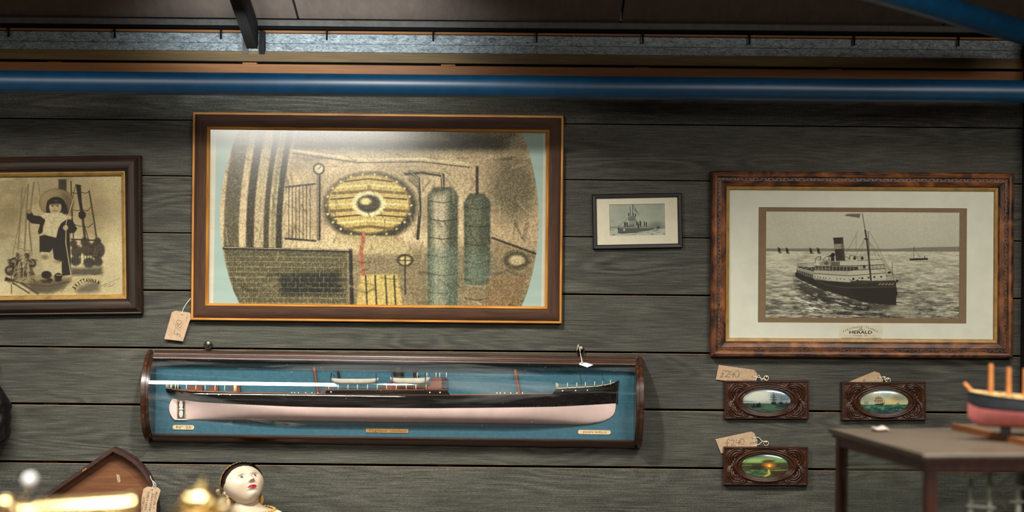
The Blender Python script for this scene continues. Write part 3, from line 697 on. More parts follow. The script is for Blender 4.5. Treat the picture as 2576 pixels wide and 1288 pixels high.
    for i in range(9): p.line([(100 + i * 21, 880), (80 + i * 22, 1050)], 1.8, [(66, 54, 40), (186, 166, 126)][i % 2], .6, .9)
    p.poly([(30, 1040), (330, 1000), (660, 1015), (620, 1070), (420, 1110), (60, 1075)], (158, 138, 100), 3, .9)
    p.poly([(30, 1020), (120, 1050), (100, 1060), (20, 1056)], D, 2); p.line([(84, 1090), (84, 1170)], 2.2, (80, 66, 48), .8); p.line([(96, 1075), (250, 1170)], 3.5, (84, 70, 50), 1.2); p.line([(180, 1080), (330, 1172)], 5.5, (78, 64, 46), 2)
    p.poly([(240, 1060), (640, 1040), (560, 1120), (420, 1170), (260, 1150)], (88, 74, 54), 5, .75)
    # hat
    p.ell(505, 328, 44, 35, (112, 90, 62), 1.8); p.ell(504, 327, 42, 33, (158, 132, 94), 1.6); p.ell(560, 345, 26, 30, (96, 78, 56), 5, .75); p.ell(470, 300, 26, 20, (186, 162, 120), 7, .7)
    for r in (14, 20, 26, 32, 38): p.ell(505, 325, r + .6, r * .78 + .6, (120, 98, 68), .5, .12)
    # hair, face
    p.ell(500, 352, 24, 21, D, 1.2); p.poly([(418, 330), (445, 300), (440, 425), (405, 425)], D, 2); p.poly([(560, 320), (600, 360), (612, 430), (566, 425)], (40, 30, 24), 3)
    p.ell(492, 372, 15.5, 17.5, (202, 178, 134), 1.0); p.poly([(440, 322), (470, 306), (540, 318), (546, 340), (500, 334), (446, 344)], D, 1.6)
    for ex in (467, 513): p.ell(ex, 360, 3.0, 1.5, (52, 40, 30), .6); p.line([(ex - 14, 346), (ex + 12, 345)], 1.0, (90, 70, 48), .5)
    p.line([(492, 358), (486, 382), (496, 384)], 1.2, (140, 112, 76), .6); p.line([(476, 402), (490, 399), (506, 402)], 1.6, (96, 62, 44), .5); p.ell(520, 385, 4, 8, (166, 138, 98), 3, .5)
    for q in ((424, 400, 8, 12), (418, 380, 6, 14), (572, 395, 7, 14), (588, 380, 6, 14), (440, 318, 10, 8), (560, 318, 8, 8)): p.ell(q[0], q[1], q[2] * .5, q[3] * .55, (52, 40, 30), 2, .85)
    p.ell(470, 392, 3.5, 5, (170, 142, 102), 3, .6); p.ell(492, 410, 6, 2.5, (150, 122, 86), 1.8, .6); p.ell(492, 340, 10, 3, (70, 54, 40), 2.5, .7)
    # jacket, arms
    p.poly([(360, 455), (400, 485), (380, 600), (342, 625), (330, 600), (350, 530), (270, 520), (228, 480), (222, 410), (268, 408), (290, 446)], (48, 38, 30), 1.0)
    p.poly([(540, 520), (600, 480), (650, 490), (696, 570), (672, 608), (626, 612), (632, 760), (640, 1000), (556, 1010), (548, 890), (480, 850), (468, 760), (500, 650), (520, 560)], (46, 38, 32), 1.2)
    p.poly([(345, 640), (400, 625), (520, 660), (480, 740), (440, 790), (346, 792)], (50, 40, 32), 1.2)
    # collar, blouse
    p.poly([(352, 452), (400, 422), (470, 428), (540, 420), (600, 448), (655, 462), (600, 482), (546, 520), (520, 570), (500, 652), (440, 640), (372, 620), (380, 545), (402, 490)], (212, 192, 150), 1.2)
    mm = vnoise(X, Y, 4, 4, 17, 3); sel = (p.C.mean(1) > 150) & (X > 93) & (X < 180) & (Y > 534) & (Y < 600); p.C[sel] *= (0.84 + .3 * mm[sel])[:, None]
    p.ell(248, 410, 7, 6, (150, 122, 84), 1); p.ell(588, 562, 6.5, 6.5, (204, 178, 134), .8)
    for i in range(3): p.line([(572, 554 + i * 10), (604, 556 + i * 10)], .8, (120, 96, 66), .4)
    p.line([(660, 300), (592, 520), (590, 700), (638, 1005)], 2.2, (200, 178, 132), .6); p.line([(664, 302), (596, 520)], .8, D, .5, .6)
    # legs
    p.poly([(356, 785), (430, 790), (440, 860), (430, 960), (392, 970), (366, 880)], (206, 184, 142), 1.3); p.ell(396, 835, 9, 6, (120, 98, 70), 3, .8)
    p.poly([(488, 860), (552, 880), (548, 985), (494, 985)], (206, 184, 142), 1.3); p.ell(520, 876, 9, 4, (130, 106, 76), 3, .7)
    p.ell(410, 1000, 13, 10, D, 1.3); p.ell(440, 1050, 7, 5, D, 1.2); p.ell(520, 1015, 10, 9, D, 1.2); p.ell(520, 1048, 9, 4, D, 1.2); p.line([(500, 1002), (545, 1004)], 1.6, (190, 168, 126), .5)
    p.poly([(350, 1050), (460, 1040), (440, 1075), (380, 1072)], (60, 48, 36), 3)
    # life ring, lettered with a mesh inscription
    p.poly([(545, 1165), (600, 1080), (680, 1030), (800, 1005), (925, 1000), (930, 1170)], (196, 174, 130), 2.5)
    p.poly([(680, 1150), (720, 1110), (820, 1070), (905, 1070), (900, 1150), (800, 1170), (710, 1170)], (98, 88, 72), 6, .85)
    p.line([(545, 1165), (600, 1085), (640, 1052)], 1.0, (90, 74, 52), .6)
    rs = random.Random(4)
    for i in range(120):
        x, y = rs.uniform(60, 300), rs.uniform(800, 1060)
        if x < 120 and y < 860: continue
        a = rs.choice((1.3, 1.9, .2, 2.6)); L = rs.uniform(14, 60); p.line([(x, y), (x + L * math.cos(a), y + L * math.sin(a) * .8)], rs.uniform(.7, 1.8), [(64, 52, 38), (176, 154, 114), (46, 36, 28), (120, 100, 72)][i % 4], .6, .75)
    for i in range(70):
        x, y = rs.uniform(640, 930), rs.uniform(700, 1000); a = rs.uniform(-.3, .3) + (1.57 if i % 2 else 0); L = rs.uniform(10, 46); p.line([(x, y), (x + L * math.cos(a), y + L * math.sin(a))], rs.uniform(.8, 2.4), [(44, 36, 30), (84, 72, 58), (138, 116, 84)][i % 3], 1.0, .5)
    p.poly([(240, 1080), (420, 1120), (640, 1060), (560, 1140), (470, 1172), (300, 1165)], (84, 72, 56), 4, .6); p.line([(60, 1048), (240, 1090), (430, 1108), (620, 1066)], 2.6, (70, 56, 40), 1, .8)
    # vignette of the old print at its lower and right edges
    for pts in ([(910, 1110), (980, 1080), (1090, 1030)], [(930, 1105), (965, 1080), (950, 1115), (1000, 1085), (1000, 1110), (1050, 1078)], [(985, 1112), (1040, 1100)]): p.line(pts, .8, (112, 92, 64), .4, .9)
    n4 = vnoise(X, Y, 2, 2, 18, 1); p.mul(0.93 + 0.14 * n4)
    return p.C
Pw, Ph = Wd - 2 * 0.050, Hd - 2 * 0.050
canvas(fr, 'photograph', -Pw / 2, Pw / 2, -Ph / 2, Ph / 2, -0.0075, 1.0, paint_boy, M['print'])
t = MB()
word = 'BRITTANNIA'; arc = [(671, 1122), (690, 1098), (712, 1080), (735, 1066), (760, 1056), (786, 1052), (814, 1052), (842, 1057), (866, 1062), (893, 1072)]
angs = [52, 44, 33, 27, 18, 8, -2, -6, -10, -16]
for ch, (x, y), a in zip(word, arc, angs):
    lx, lz = fr.L(x / 3.681, 420 + y / 3.681); put_text(t, ch, lx, lz, 0.0135, math.radians(a), 0.68 if ch != 'I' else 1, -0.0078, bold=.028)
t.build('lettering', M['ink'], fr.root)
pane(fr, Pw, Ph, -0.0105, M['glass_clear'])

# ------------------------------------------------------------------ 3. small submarine picture
fr = Fr('small_framed_drawing', 1603.5, 556, -0.0185, 0.014)
k = fr.s
tag(fr.root, 'small grey submarine drawing in a thin black frame, between the two large pictures', 'picture')
Wd, Hd = 225.5 * k, 138 * k
rails(fr, Wd, Hd, [(0, 0.001), (0, 0.012), (0.002, 0.014), (0.008, 0.0135), (0.0105, 0.010), (0.011, 0.004)], M['black_frame'])
backing(fr, Wd - 0.006, Hd - 0.006, -0.0035, -0.0005, M['void'])
x0, z1 = fr.L(1533, 514.5); x1, z0 = fr.L(1674, 591)
ow, oh = Wd / 2 - 0.0095, Hd / 2 - 0.0095
def mount(fr, ow, oh, x0, x1, z0, z1, y, mat, name='mount', th=0.0014):
    b = MB()
    b.box(-ow, x0, y - th, y, -oh, oh); b.box(x1, ow, y - th, y, -oh, oh); b.box(x0, x1, y - th, y, -oh, z0); b.box(x0, x1, y - th, y, z1, oh)
    return b.build(name, mat, fr.root)
mount(fr, ow, oh, x0, x1, z0, z1, -0.0055, M['mat_cream'])
def paint_sub(X, Y):
    p = Paint(X, Y, (178, 180, 164)); p.mul(.88 + .2 * vnoise(X, Y, 30, 18, 21)); p.zoom(1470, 460, 6.779)
    D = (58, 58, 54); G = (112, 114, 108)
    p.poly([(430, 740), (1390, 740), (1390, 780), (430, 780)], (134, 138, 130), 1.5, .8); p.ell(1230, 720, 16, 7, (110, 110, 104), 5, .7); p.ell(1265, 765, 4, 4, (60, 60, 58), 2, .8)
    p.poly([(430, 785), (1390, 785), (1390, 900), (430, 900)], (196, 196, 182), 1, .8)
    p.all(np.clip((vnoise(X, Y, 8, 2.2, 22, 2) - .55) * 5, 0, .6) * (Y > 576), (110, 114, 110))
    p.poly([(572, 758), (640, 752), (1150, 756), (1210, 790), (1100, 815), (900, 840), (620, 855), (574, 845)], (92, 94, 90), .6)
    p.poly([(600, 758), (1140, 760), (1150, 772), (600, 772)], (160, 160, 148), .7); p.ell(683, 800, 2.6, 2.8, (196, 196, 184), .5); p.ell(592, 785, 1.4, 1.6, (40, 40, 38), .4); p.line([(580, 856), (900, 846)], 1.4, (40, 40, 38), .5)
    p.poly([(768, 640), (875, 640), (880, 752), (765, 752)], (150, 150, 140), .7); p.poly([(748, 590), (795, 565), (870, 570), (884, 632), (756, 632)], (124, 124, 116), .6); p.line([(755, 634), (885, 634)], 1.2, D, .4)
    for pts, wd in (([(783, 410), (788, 560)], 1.2), ([(830, 372), (826, 520)], 1.3), ([(580, 745), (760, 595)], .6), ([(842, 372), (840, 440)], .6)): p.line(pts, wd, D, .4)
    p.poly([(850, 400), (890, 460), (945, 545), (900, 510), (862, 475)], (122, 122, 114), .6)
    for (x, y) in ((760, 545), (835, 545), (875, 555), (690, 700), (712, 700), (738, 705), (895, 680), (918, 700), (930, 730), (955, 675), (965, 700), (1028, 690), (1060, 700)):
        p.line([(x, y - 18), (x + 1, y + 40 if y > 600 else y + 14)], 2.6, (52, 52, 48), .6, .95); p.ell(x, y - 24, 1.3, 1.3, (60, 60, 56), .4)
    p.poly([(690, 740), (850, 700), (855, 752), (690, 754)], (104, 106, 98), .8, .8)
    return p.C
canvas(fr, 'drawing', x0 - .001, x1 + .001, z0 - .001, z1 + .001, -0.0050, 0.7, paint_sub, M['print'])
pane(fr, ow * 2, oh * 2, -0.0085, M['glass_clear'])

# ------------------------------------------------------------------ 4. the tender photograph, right
fr = Fr('framed_ship_photograph', 2171, 666, 0.0060, 0.034)
k = fr.s
tag(fr.root, 'black and white steamship photograph captioned HERALD in a wide grained oak frame', 'picture')
Wd, Hd = 762 * k, 468 * k
rails(fr, Wd, Hd, [(0, 0.002), (0, 0.024), (0.003, 0.030), (0.008, 0.033), (0.013, 0.032), (0.0165, 0.028)], M['burl'])
rails(fr, Wd, Hd, [(0.0165, 0.002), (0.0165, 0.026), (0.0225, 0.026), (0.0225, 0.002)], M['carved_dark'], 'carved_rail')
rails(fr, Wd, Hd, [(0.0225, 0.002), (0.0225, 0.026), (0.025, 0.027), (0.034, 0.0235), (0.038, 0.019), (0.038, 0.002)], M['burl'], 'inner_rail')
rails(fr, Wd, Hd, [(0.0375, 0.002), (0.0375, 0.0185), (0.0395, 0.0195), (0.045, 0.017), (0.0465, 0.012), (0.0475, 0.0055)], M['gilt_old'], 'gilt_slip')
# the little carved leaves and beads let into the groove
cb = MB(); r_ = random.Random(3)
def carve(xa, za, xb, zb):
    L = math.hypot(xb - xa, zb - za); n = int(L / 0.0095); ux, uz = (xb - xa) / L, (zb - za) / L
    for i in range(n):
        t = (i + .5) / n; x, z = xa + (xb - xa) * t, za + (zb - za) * t; ln = 0.0042 if i % 4 else 0.0022; off = 0.0007 * (-1) ** i
        rx, rz = (ln, 0.0018) if abs(ux) > .5 else (0.0018, ln)
        cb.ball((x - uz * off, -0.0262, z + ux * off), (rx, 0.0019, rz), 8, 5)
g = 0.0195
for a_, b_, c_, d_ in ((-1, -1, 1, -1), (-1, 1, 1, 1), (-1, -1, -1, 1), (1, -1, 1, 1)): carve(a_ * (Wd / 2 - g), b_ * (Hd / 2 - g), c_ * (Wd / 2 - g), d_ * (Hd / 2 - g))
cb.build('carved_beading', M['burl'], fr.root, True)
backing(fr, Wd - 0.03, Hd - 0.03, -0.006, -0.001, M['void'])
ow, oh = Wd / 2 - 0.046, Hd / 2 - 0.046
bx0, bz1 = fr.L(1911.5, 520.5); bx1, bz0 = fr.L(2436.5, 815)
mount(fr, ow, oh, bx0, bx1, bz0, bz1, -0.0085, M['mat_white'])
px0, pz1 = fr.L(1931, 531); px1, pz0 = fr.L(2418.5, 802)
mount(fr, (bx1 - bx0) / 2 + .003, (bz1 - bz0) / 2 + .003, px0 - (bx0 + bx1) / 2, px1 - (bx0 + bx1) / 2, pz0 - (bz0 + bz1) / 2, pz1 - (bz0 + bz1) / 2, -0.0070, M['mat_brown'], 'inner_mount', 0.0010).location = ((bx0 + bx1) / 2, 0, (bz0 + bz1) / 2)
def paint_herald(X, Y):
    p = Paint(X, Y, (204, 196, 178)); n2 = vnoise(X, Y, 2.2, 2.2, 33, 2)
    sky = np.clip((Y - 530) / 100, 0, 1); p.C = p.C * (1.0 - 0.10 * sky)[:, None]; p.mul(.96 + .06 * vnoise(X, Y, 70, 60, 32))
    sea = Y > 632.5
    wv = vnoise(X, Y, 26, 4.2, 35, 4, 0.03); wv2 = vnoise(X, Y, 9, 2.2, 36, 3, -0.02)
    dep = np.clip((Y - 633) / 170, 0, 1)
    side = np.clip((2180 - X) / 240, -1, 1)
    lum = 190 - 66 * dep - 26 * dep * np.clip(1 - abs(X - 2140) / 220, 0, 1) + (wv - .5) * (60 + 190 * dep) + (wv2 - .5) * (40 + 90 * dep)
    lum += 22 * np.exp(-((X - 1965) / 40) ** 2) * (1 - dep)
    lum = np.clip(lum, 28, 208)
    c = np.stack([lum, lum * .955, lum * .85], 1); p.C[sea] = c[sea]
    # far shore
    p.poly([(1900, 625), (2100, 625), (2250, 626), (2330, 622), (2440, 620), (2440, 633), (1900, 632)], (118, 110, 94), 1.0, .9)
    # lug sails
    p.zoom(1770, 410, 2.526)
    for (x, y) in ((490, 552), (541, 555), (692, 555), (740, 555)):
        p.poly([(x - 10, y - 20), (x + 6, y - 8), (x + 9, y + 14), (x - 6, y + 14)], (40, 34, 28), .5); p.line([(x - 2, y + 18), (x + 16, y + 18)], 1.8, (30, 26, 22), .5); p.line([(x + 6, y - 12), (x + 8, y + 16)], .7, (50, 44, 36), .4)
    p.poly([(1322, 608), (1440, 604), (1440, 616), (1326, 620)], (34, 30, 26), .5); p.line([(1351, 530), (1350, 610)], 1.1, (40, 34, 30), .4); p.line([(1352, 540), (1390, 600)], .5, (70, 62, 52), .4); p.line([(1420, 592), (1420, 604)], 1.4, (40, 34, 30), .5)
    # pennant
    p.poly([(905, 333), (925, 322), (1010, 320), (1003, 348), (950, 340)], (112, 100, 84), .6)
    # the steamer
    p.zoom(1980, 540, 4.953)
    K, Dk, Wh, Mi = (28, 24, 20), (46, 40, 33), (186, 180, 160), (120, 112, 96)
    # reflection and wash
    p.poly([(120, 820), (380, 900), (900, 1090), (1380, 1140), (1300, 1190), (800, 1180), (380, 1090), (160, 950)], (44, 38, 32), 8, .8)
    m3 = vnoise(X, Y, 16, 3.0, 38, 3, 0.2); gl = np.clip((X - 1996) / 22, 0, 1) * np.clip((2255 - X) / 90, 0, 1) * np.clip((Y - 704) / 10, 0, 1) * np.clip((792 - Y) / 14, 0, 1); p.C += (np.clip((m3 - .58) * 9, 0, 1) * 105 * gl)[:, None]
    # hull
    p.poly([(120, 735), (135, 715), (250, 760), (350, 790), (520, 815), (800, 840), (1000, 835), (1385, 820), (1385, 1130), (1200, 1120), (950, 1085), (700, 1010), (430, 925), (180, 810), (122, 770)], Dk, .8)
    p.poly([(800, 930), (1385, 910), (1385, 1130), (1180, 1118), (900, 1070)], (40, 32, 25), 1.5); p.line([(350, 800), (520, 880), (780, 915), (1380, 900)], 1.0, (100, 92, 78), .5)
    p.line([(790, 848), (1000, 842), (1395, 828)], 4.4, (58, 50, 42), .8); p.ell(1395, 830, 4, 3.5, (40, 34, 30), .6)
    p.line([(930, 862), (1020, 858)], 1.4, (110, 92, 70), .6, .6)
    for i in range(14): p.line([(1165 + i * 14, 882 - (i % 3) * 8), (1176 + i * 14, 872 - ((i + 1) % 3) * 10)], 1.0, (176, 168, 148), .4)
    p.poly([(1378, 900), (1388, 900), (1404, 1000), (1384, 1020)], K, .6)
    # after part
    p.poly([(140, 655), (360, 715), (360, 790), (250, 765), (136, 715)], (150, 144, 128), .7)
    for i in range(9):
        x = 140 + i * 23; y = 690 + i * 6.5; p.poly([(x, y), (x + 14, y + 4), (x + 14, y + 44), (x, y + 38)], K, .4)
    p.poly([(145, 640), (360, 660), (360, 712), (150, 664)], (62, 56, 48), .9, .9)
    for i in range(16): p.ell(160 + i * 12, 655 + (i * 7 % 20), 1.4, 1.8, [(150, 144, 126), (30, 26, 22)][i % 2], .5)
    p.line([(145, 618), (230, 606), (360, 606)], .9, (50, 44, 38), .4); p.line([(150, 632), (360, 622)], .6, (70, 64, 54), .4); p.line([(135, 662), (360, 718)], 1.0, (196, 190, 170), .4)
    # white superstructure
    p.poly([(355, 695), (560, 700), (790, 705), (1240, 675), (1262, 808), (1100, 825), (810, 838), (560, 820), (355, 790)], Wh, .7)
    p.poly([(355, 700), (790, 708), (790, 760), (355, 735)], (168, 162, 144), 1, .7)
    p.line([(355, 735), (790, 764), (1250, 728)], 1.4, (44, 38, 32), .45)
    p.line([(355, 800), (520, 822), (800, 842)], 1.1, (210, 204, 184), .4)
    for x, y in ((370, 772), (404, 778), (434, 784), (474, 790), (504, 792), (552, 796), (645, 800), (688, 803), (737, 806)): p.ell(x, y, 1.2, 1.5, K, .45)
    for x, y, r in ((850, 803, 3.2), (924, 792, 1.6), (962, 794, 2.8), (1040, 786, 2.4), (1113, 780, 2.6), (1199, 776, 2.4)): p.ell(x, y, r, r * .9, K, .5)
    p.poly([(790, 800), (830, 838), (1090, 826), (960, 820), (840, 828)], K, .6, .9); p.poly([(888, 815), (914, 812), (914, 826), (888, 828)], K, .4)
    # promenade
    p.poly([(360, 640), (800, 650), (910, 648), (912, 690), (800, 704), (560, 700), (360, 692)], (60, 54, 46), .7)
    for i in range(12): p.line([(372 + i * 44, 642), (372 + i * 44, 700)], .9, (180, 174, 154), .35)
    for i in range(10): p.line([(372 + i * 20, 660 + (i % 3) * 6), (386 + i * 20, 682)], 1.0, (170, 164, 144), .4)
    p.poly([(910, 636), (1225, 628), (1240, 676), (912, 690)], (168, 162, 144), .7); 
    for x in (940, 970, 1000, 1040, 1090, 1140, 1190, 1232): p.line([(x, 630), (x + 3, 682)], .8, (60, 52, 44), .35)
    p.ell(985, 650, 3.2, 4.4, (52, 46, 40), .8); p.line([(910, 690), (1245, 674)], 1.4, K, .4)
    # bridge wing cloth
    p.poly([(425, 590), (560, 575), (560, 630), (430, 635)], (150, 142, 124), .8); p.ell(512, 605, 6, 4.5, (90, 82, 70), 1.5)
    p.poly([(680, 590), (900, 575), (1215, 552), (1226, 620), (900, 630), (680, 632)], (190, 184, 164), .7)
    p.line([(560, 634), (800, 640), (1226, 624)], 1.4, K, .45); p.line([(900, 576), (1216, 554)], 1.1, K, .4)
    p.poly([(565, 590), (680, 585), (680, 632), (565, 635)], (110, 102, 88), .8); 
    for i in range(6): p.line([(572 + i * 20, 588), (572 + i * 20, 634)], .7, K, .3)
    # funnel, ventilator
    p.poly([(598, 290), (718, 287), (746, 572), (634, 578)], (52, 44, 38), .7); p.poly([(602, 366), (724, 360), (731, 424), (608, 430)], (146, 136, 118), .8); p.poly([(690, 290), (718, 287), (746, 572), (712, 574)], (74, 66, 56), 2.5, .6); p.line([(598, 290), (718, 287)], 1.8, K, .5)
    p.poly([(568, 500), (612, 495), (612, 580), (568, 580)], (48, 42, 36), .7); p.ell(595, 500, 5.2, 5, (36, 30, 26), .6); p.ell(560, 515, 2.6, 2.8, (50, 44, 38), .6)
    # davits
    for pts in ([(370, 608), (372, 560), (392, 530), (434, 518)], [(472, 590), (478, 555), (500, 530), (544, 516)], [(748, 520), (780, 530), (800, 560), (806, 516)], [(810, 512), (870, 514), (900, 535), (912, 560)]): p.line(pts, 1.2, (64, 58, 50), .4)
    p.line([(438, 518), (440, 560)], 1.6, K, .5); p.line([(540, 520), (546, 570)], 1.4, K, .5); p.line([(803, 512), (803, 560)], 1.6, K, .5)
    for x in (865, 960): p.ell(x, 545, 3.6, 3.8, (36, 32, 28), .6); p.ell(x + 1, 526, 1.5, 1.8, (60, 50, 42), .5)
    # mast and stays
    p.line([(962, -20), (975, 60), (1000, 200)], 1.7, (52, 44, 36), .5); p.line([(1000, 200), (1020, 330), (1045, 560), (1070, 815)], 4.2, (56, 46, 37), .6); p.line([(1034, 210), (1048, 430), (1052, 560)], 1.6, (74, 66, 56), .5)
    p.line([(990, 196), (1008, 200)], 2.0, K, .5); p.line([(992, 300), (1026, 306)], 3.2, K, .6)
    for pts in ([(1045, 205), (1150, 380), (1230, 560), (1350, 750)], [(1030, 320), (1100, 450), (1160, 560)], [(1040, 330), (1150, 470), (1220, 600), (1330, 720)], [(985, 310), (880, 510)], [(985, 330), (930, 540)], [(905, 205), (750, 500)], [(886, 260), (884, 460)], [(1100, 650), (1180, 700), (1290, 725)], [(1240, 640), (1275, 780)]): p.line(pts, .75, (78, 70, 60), .4, .9)
    p.ell(1300, 722, 4.2, 3, K, .7); p.line([(1336, 590), (1340, 760)], 1.4, (80, 72, 60), .4); p.line([(1310, 690), (1355, 760)], .9, K, .4)
    p.line([(1375, 780), (1378, 830)], 1.4, (190, 184, 164), .4); p.poly([(1090, 820), (1375, 800), (1380, 818), (1180, 828)], (160, 152, 134), .8, .8)
    # wave off the stern quarter at the lower right
    p.ell(1420, 1200, 30, 12, (176, 168, 146), 5, .6)
    p.mul(1.06 + .12 * n2)
    return p.C
canvas(fr, 'photograph', px0 - .001, px1 + .001, pz0 - .001, pz1 + .001, -0.0068, 0.95, paint_herald, M['print'])
def hl(x, y): return fr.L(2100 + x / 16.1, 810 + y / 16.1)
lb = MB(); a = hl(245, 130); b = hl(2015, 745); lb.box(a[0], b[0], -0.0103, -0.0099, b[1], a[1]); lab = lb.build('caption_slip', M['mat_cream'], fr.root)
t = MB(); s1 = 'PASSENGER TENDER'; 
for i, ch in enumerate(s1):
    if ch == ' ': continue
    q = i / (len(s1) - 1); ang = math.radians(36 - 72 * q); x = 1105 + 1150 * math.sin(-ang); y = 1180 - 970 * math.cos(ang) + 10
    lx, lz = hl(x * 1.0, y); put_text(t, ch, lx, lz, 0.0058, ang * .8, 1.0, -0.0106)
lx, lz = hl(1120, 437); put_text(t, 'HERALD', lx, lz, 0.0108, 0, 1, -0.0106, 58 * k, bold=.02); 
lx, lz = hl(1625, 488); put_text(t, '.', lx, lz, 0.010, 0, 1, -0.0106)
for x in (575, 1650): lx, lz = hl(x, 375); put_text(t, '"', lx, lz, 0.007, 0, 1.2, -0.0106)
lx, lz = hl(1100, 578); put_text(t, 'OWNED   BY', lx, lz, 0.0042, 0, 1, -0.0106, 36 * k)
for xa, xb in ((450, 790), (1390, 1750)):
    a = hl(xa, 574); b = hl(xb, 580); t.box(a[0], b[0], -0.0106, -0.0105, b[1], a[1])
lx, lz = hl(1150, 682); put_text(t, 'ALEXANDRA TOWING Co LTD LIVERPOOL.', lx, lz, 0.0054, 0, 1, -0.0106, 101 * k)
a = hl(1000, 325); b = hl(1270, 335); t.box(a[0], b[0], -0.0106, -0.0105, b[1], a[1]); lx, lz = hl(1120, 308); t.lathe([(0.0022, -0.0106), (0.0030, -0.0106)], (lx, 0, lz), 14, 'y')
t.build('lettering', M['ink'], lab)
pane(fr, ow * 2, oh * 2, -0.0125, M['glass_clear'])

# ------------------------------------------------------------------ 5. three carved oval plaques
def oval_plaque(cx, cy, m, pic, label, ocx, ocy):
    fr = Fr('oval_plaque', cx, cy, m, 0.022); k = fr.s
    tag(fr.root, label, 'picture', 'carved plaques with oval ship paintings')
    Wd, Hd = 213.5 * k, 97 * k
    ox, oz = fr.L(ocx, ocy); A, Bv = 60.5 * k, 30.5 * k
    # carved board: a height field over a grid, with an oval opening
    nx, nz = 260, 120
    gx, gz = np.meshgrid(np.linspace(-Wd / 2 + .003, Wd / 2 - .003, nx), np.linspace(-Hd / 2 + .003, Hd / 2 - .003, nz))
    q = np.sqrt(((gx - ox) / A) ** 2 + ((gz - oz) / Bv) ** 2); dist = (q - 1) * Bv
    h = np.full(gx.shape, 0.0125)
    ax = np.abs(gx - ox) / k; az = np.abs(gz - oz) / k           # pixels from the oval centre
    # leaf scrolls in the corners: concentric ridges round a curl
    for (sx_, sz_) in ((1, 1), (1, -1), (-1, 1), (-1, -1)):
        cxs, czs = ox + sx_ * 69 * k, oz + sz_ * 19.0 * k
        dx, dz = (gx - cxs) / k * sx_, (gz - czs) / k * sz_
        r = np.sqrt((dx / 1.0) ** 2 + (dz * 1.05) ** 2); th = np.arctan2(dz, dx)
        spiral = r + 2.2 * th / PI
        ridge = 1 - np.abs(((spiral / 6.6) % 1.0) * 2 - 1) ** 2.2
        env = np.clip((29 - r) / 2, 0, 1) * np.clip((th + 2.2) * 2.5, 0.0, 1) * np.clip((2.6 - th) * 2, 0.15, 1)
        h += env * (0.0010 + 0.0065 * ridge) * np.clip(dist / (12 * k) - .55, 0, 1)
    # long wavy leaves along the top and the bottom
    for s_ in (1, -1):
        zc = 37 + 3.5 * np.cos(ax / 60 * PI * 1.0)
        rr = (gz - oz) / k * s_ - zc
        h += 0.003 * np.exp(-(rr / 3.0) ** 2) * (ax > 34) * np.clip((78 - ax) / 18, 0, 1)
        bead = (ax < 32); rr2 = (gz - oz) / k * s_ - 43.5
        h += 0.0022 * np.exp(-(rr2 / 1.6) ** 2) * bead * np.clip(np.cos(ax / 6.2 * 2 * PI) + 0.35, 0, 1)
    # oval rim: raised roll, hollow, inner bead, then the cut edge
    dm = dist / k
    roll = 0.0095 * np.exp(-((dm - 7.5) / 3.0) ** 2) + 0.004 * np.exp(-((dm - 2.2) / 1.3) ** 2) - 0.002 * np.exp(-((dm - 12.5) / 1.5) ** 2)
    h = np.where(dm < 15, h * np.clip((dm - 9) / 5, 0.0, 1) + np.where(dm < 14, 0.0125 * (1 - np.clip((dm - 9) / 5, 0, 1)), 0) + roll, h)
    h = np.where(dm < 0, 0.004, h); h += 0.0004 * (vnoise(gx * 1e3, gz * 1e3, 4, 3, 77, 3) - .5)
    co = np.stack([gx.ravel(), -h.ravel(), gz.ravel()], 1)
    i = np.arange(nx * nz).reshape(nz, nx); keep = (dm[:-1, :-1] > -1.2)
    qd = np.stack([i[:-1, :-1], i[:-1, 1:], i[1:, 1:], i[1:, :-1]], -1)[keep]
    me = bpy.data.meshes.new('carved_board'); me.from_pydata(co.tolist(), [], qd.tolist()); me.update(); me.materials.append(M['carved'])
    me.polygons.foreach_set('use_smooth', [True] * len(me.polygons)); link(bpy.data.objects.new('carved_board', me), fr.root)
    rails(fr, Wd, Hd, [(0, 0.0), (0, 0.013), (0.0015, 0.0165), (0.0035, 0.0165), (0.0042, 0.012), (0.0042, 0.0)], M['carved'], 'edge_moulding')
    backing(fr, Wd - .004, Hd - .004, -0.003, -0.0005, M['void'])
    def dome(gx, gz):
        qq = ((gx - ox) / (A * 1.03)) ** 2 + ((gz - oz) / (Bv * 1.03)) ** 2; return -0.0075 - 0.0045 * np.sqrt(np.clip(1 - qq, 0, 1))
    def disc(gx, gz):   # square grid wrapped to an ellipse
        u = (gx - ox) / A; v = (gz - oz) / Bv
        return ox + A * 1.03 * u * np.sqrt(np.clip(1 - v * v / 2, 0, 1)), oz + Bv * 1.03 * v * np.sqrt(np.clip(1 - u * u / 2, 0, 1))
    def fn(X, Y):
        lx = (X - fr.cx); lz = (Y - fr.cy); gx = (lx + m * lz) * k; gz = (m * lx - lz) * k
        dx, dz = disc(gx, gz); X2, Y2 = fr.photo(dx, dz); return pic(X2, Y2)
    c = canvas(fr, 'painting', ox - A, ox + A, oz - Bv, oz + Bv, lambda a, b: dome(*disc(a, b)), 0.8, fn, M['painting'], None, disc)
    c.data.polygons.foreach_set('use_smooth', [True] * len(c.data.polygons))
M['painting'] = painted('varnished_painting', 0.25, coat=0.9, spec=0.5)
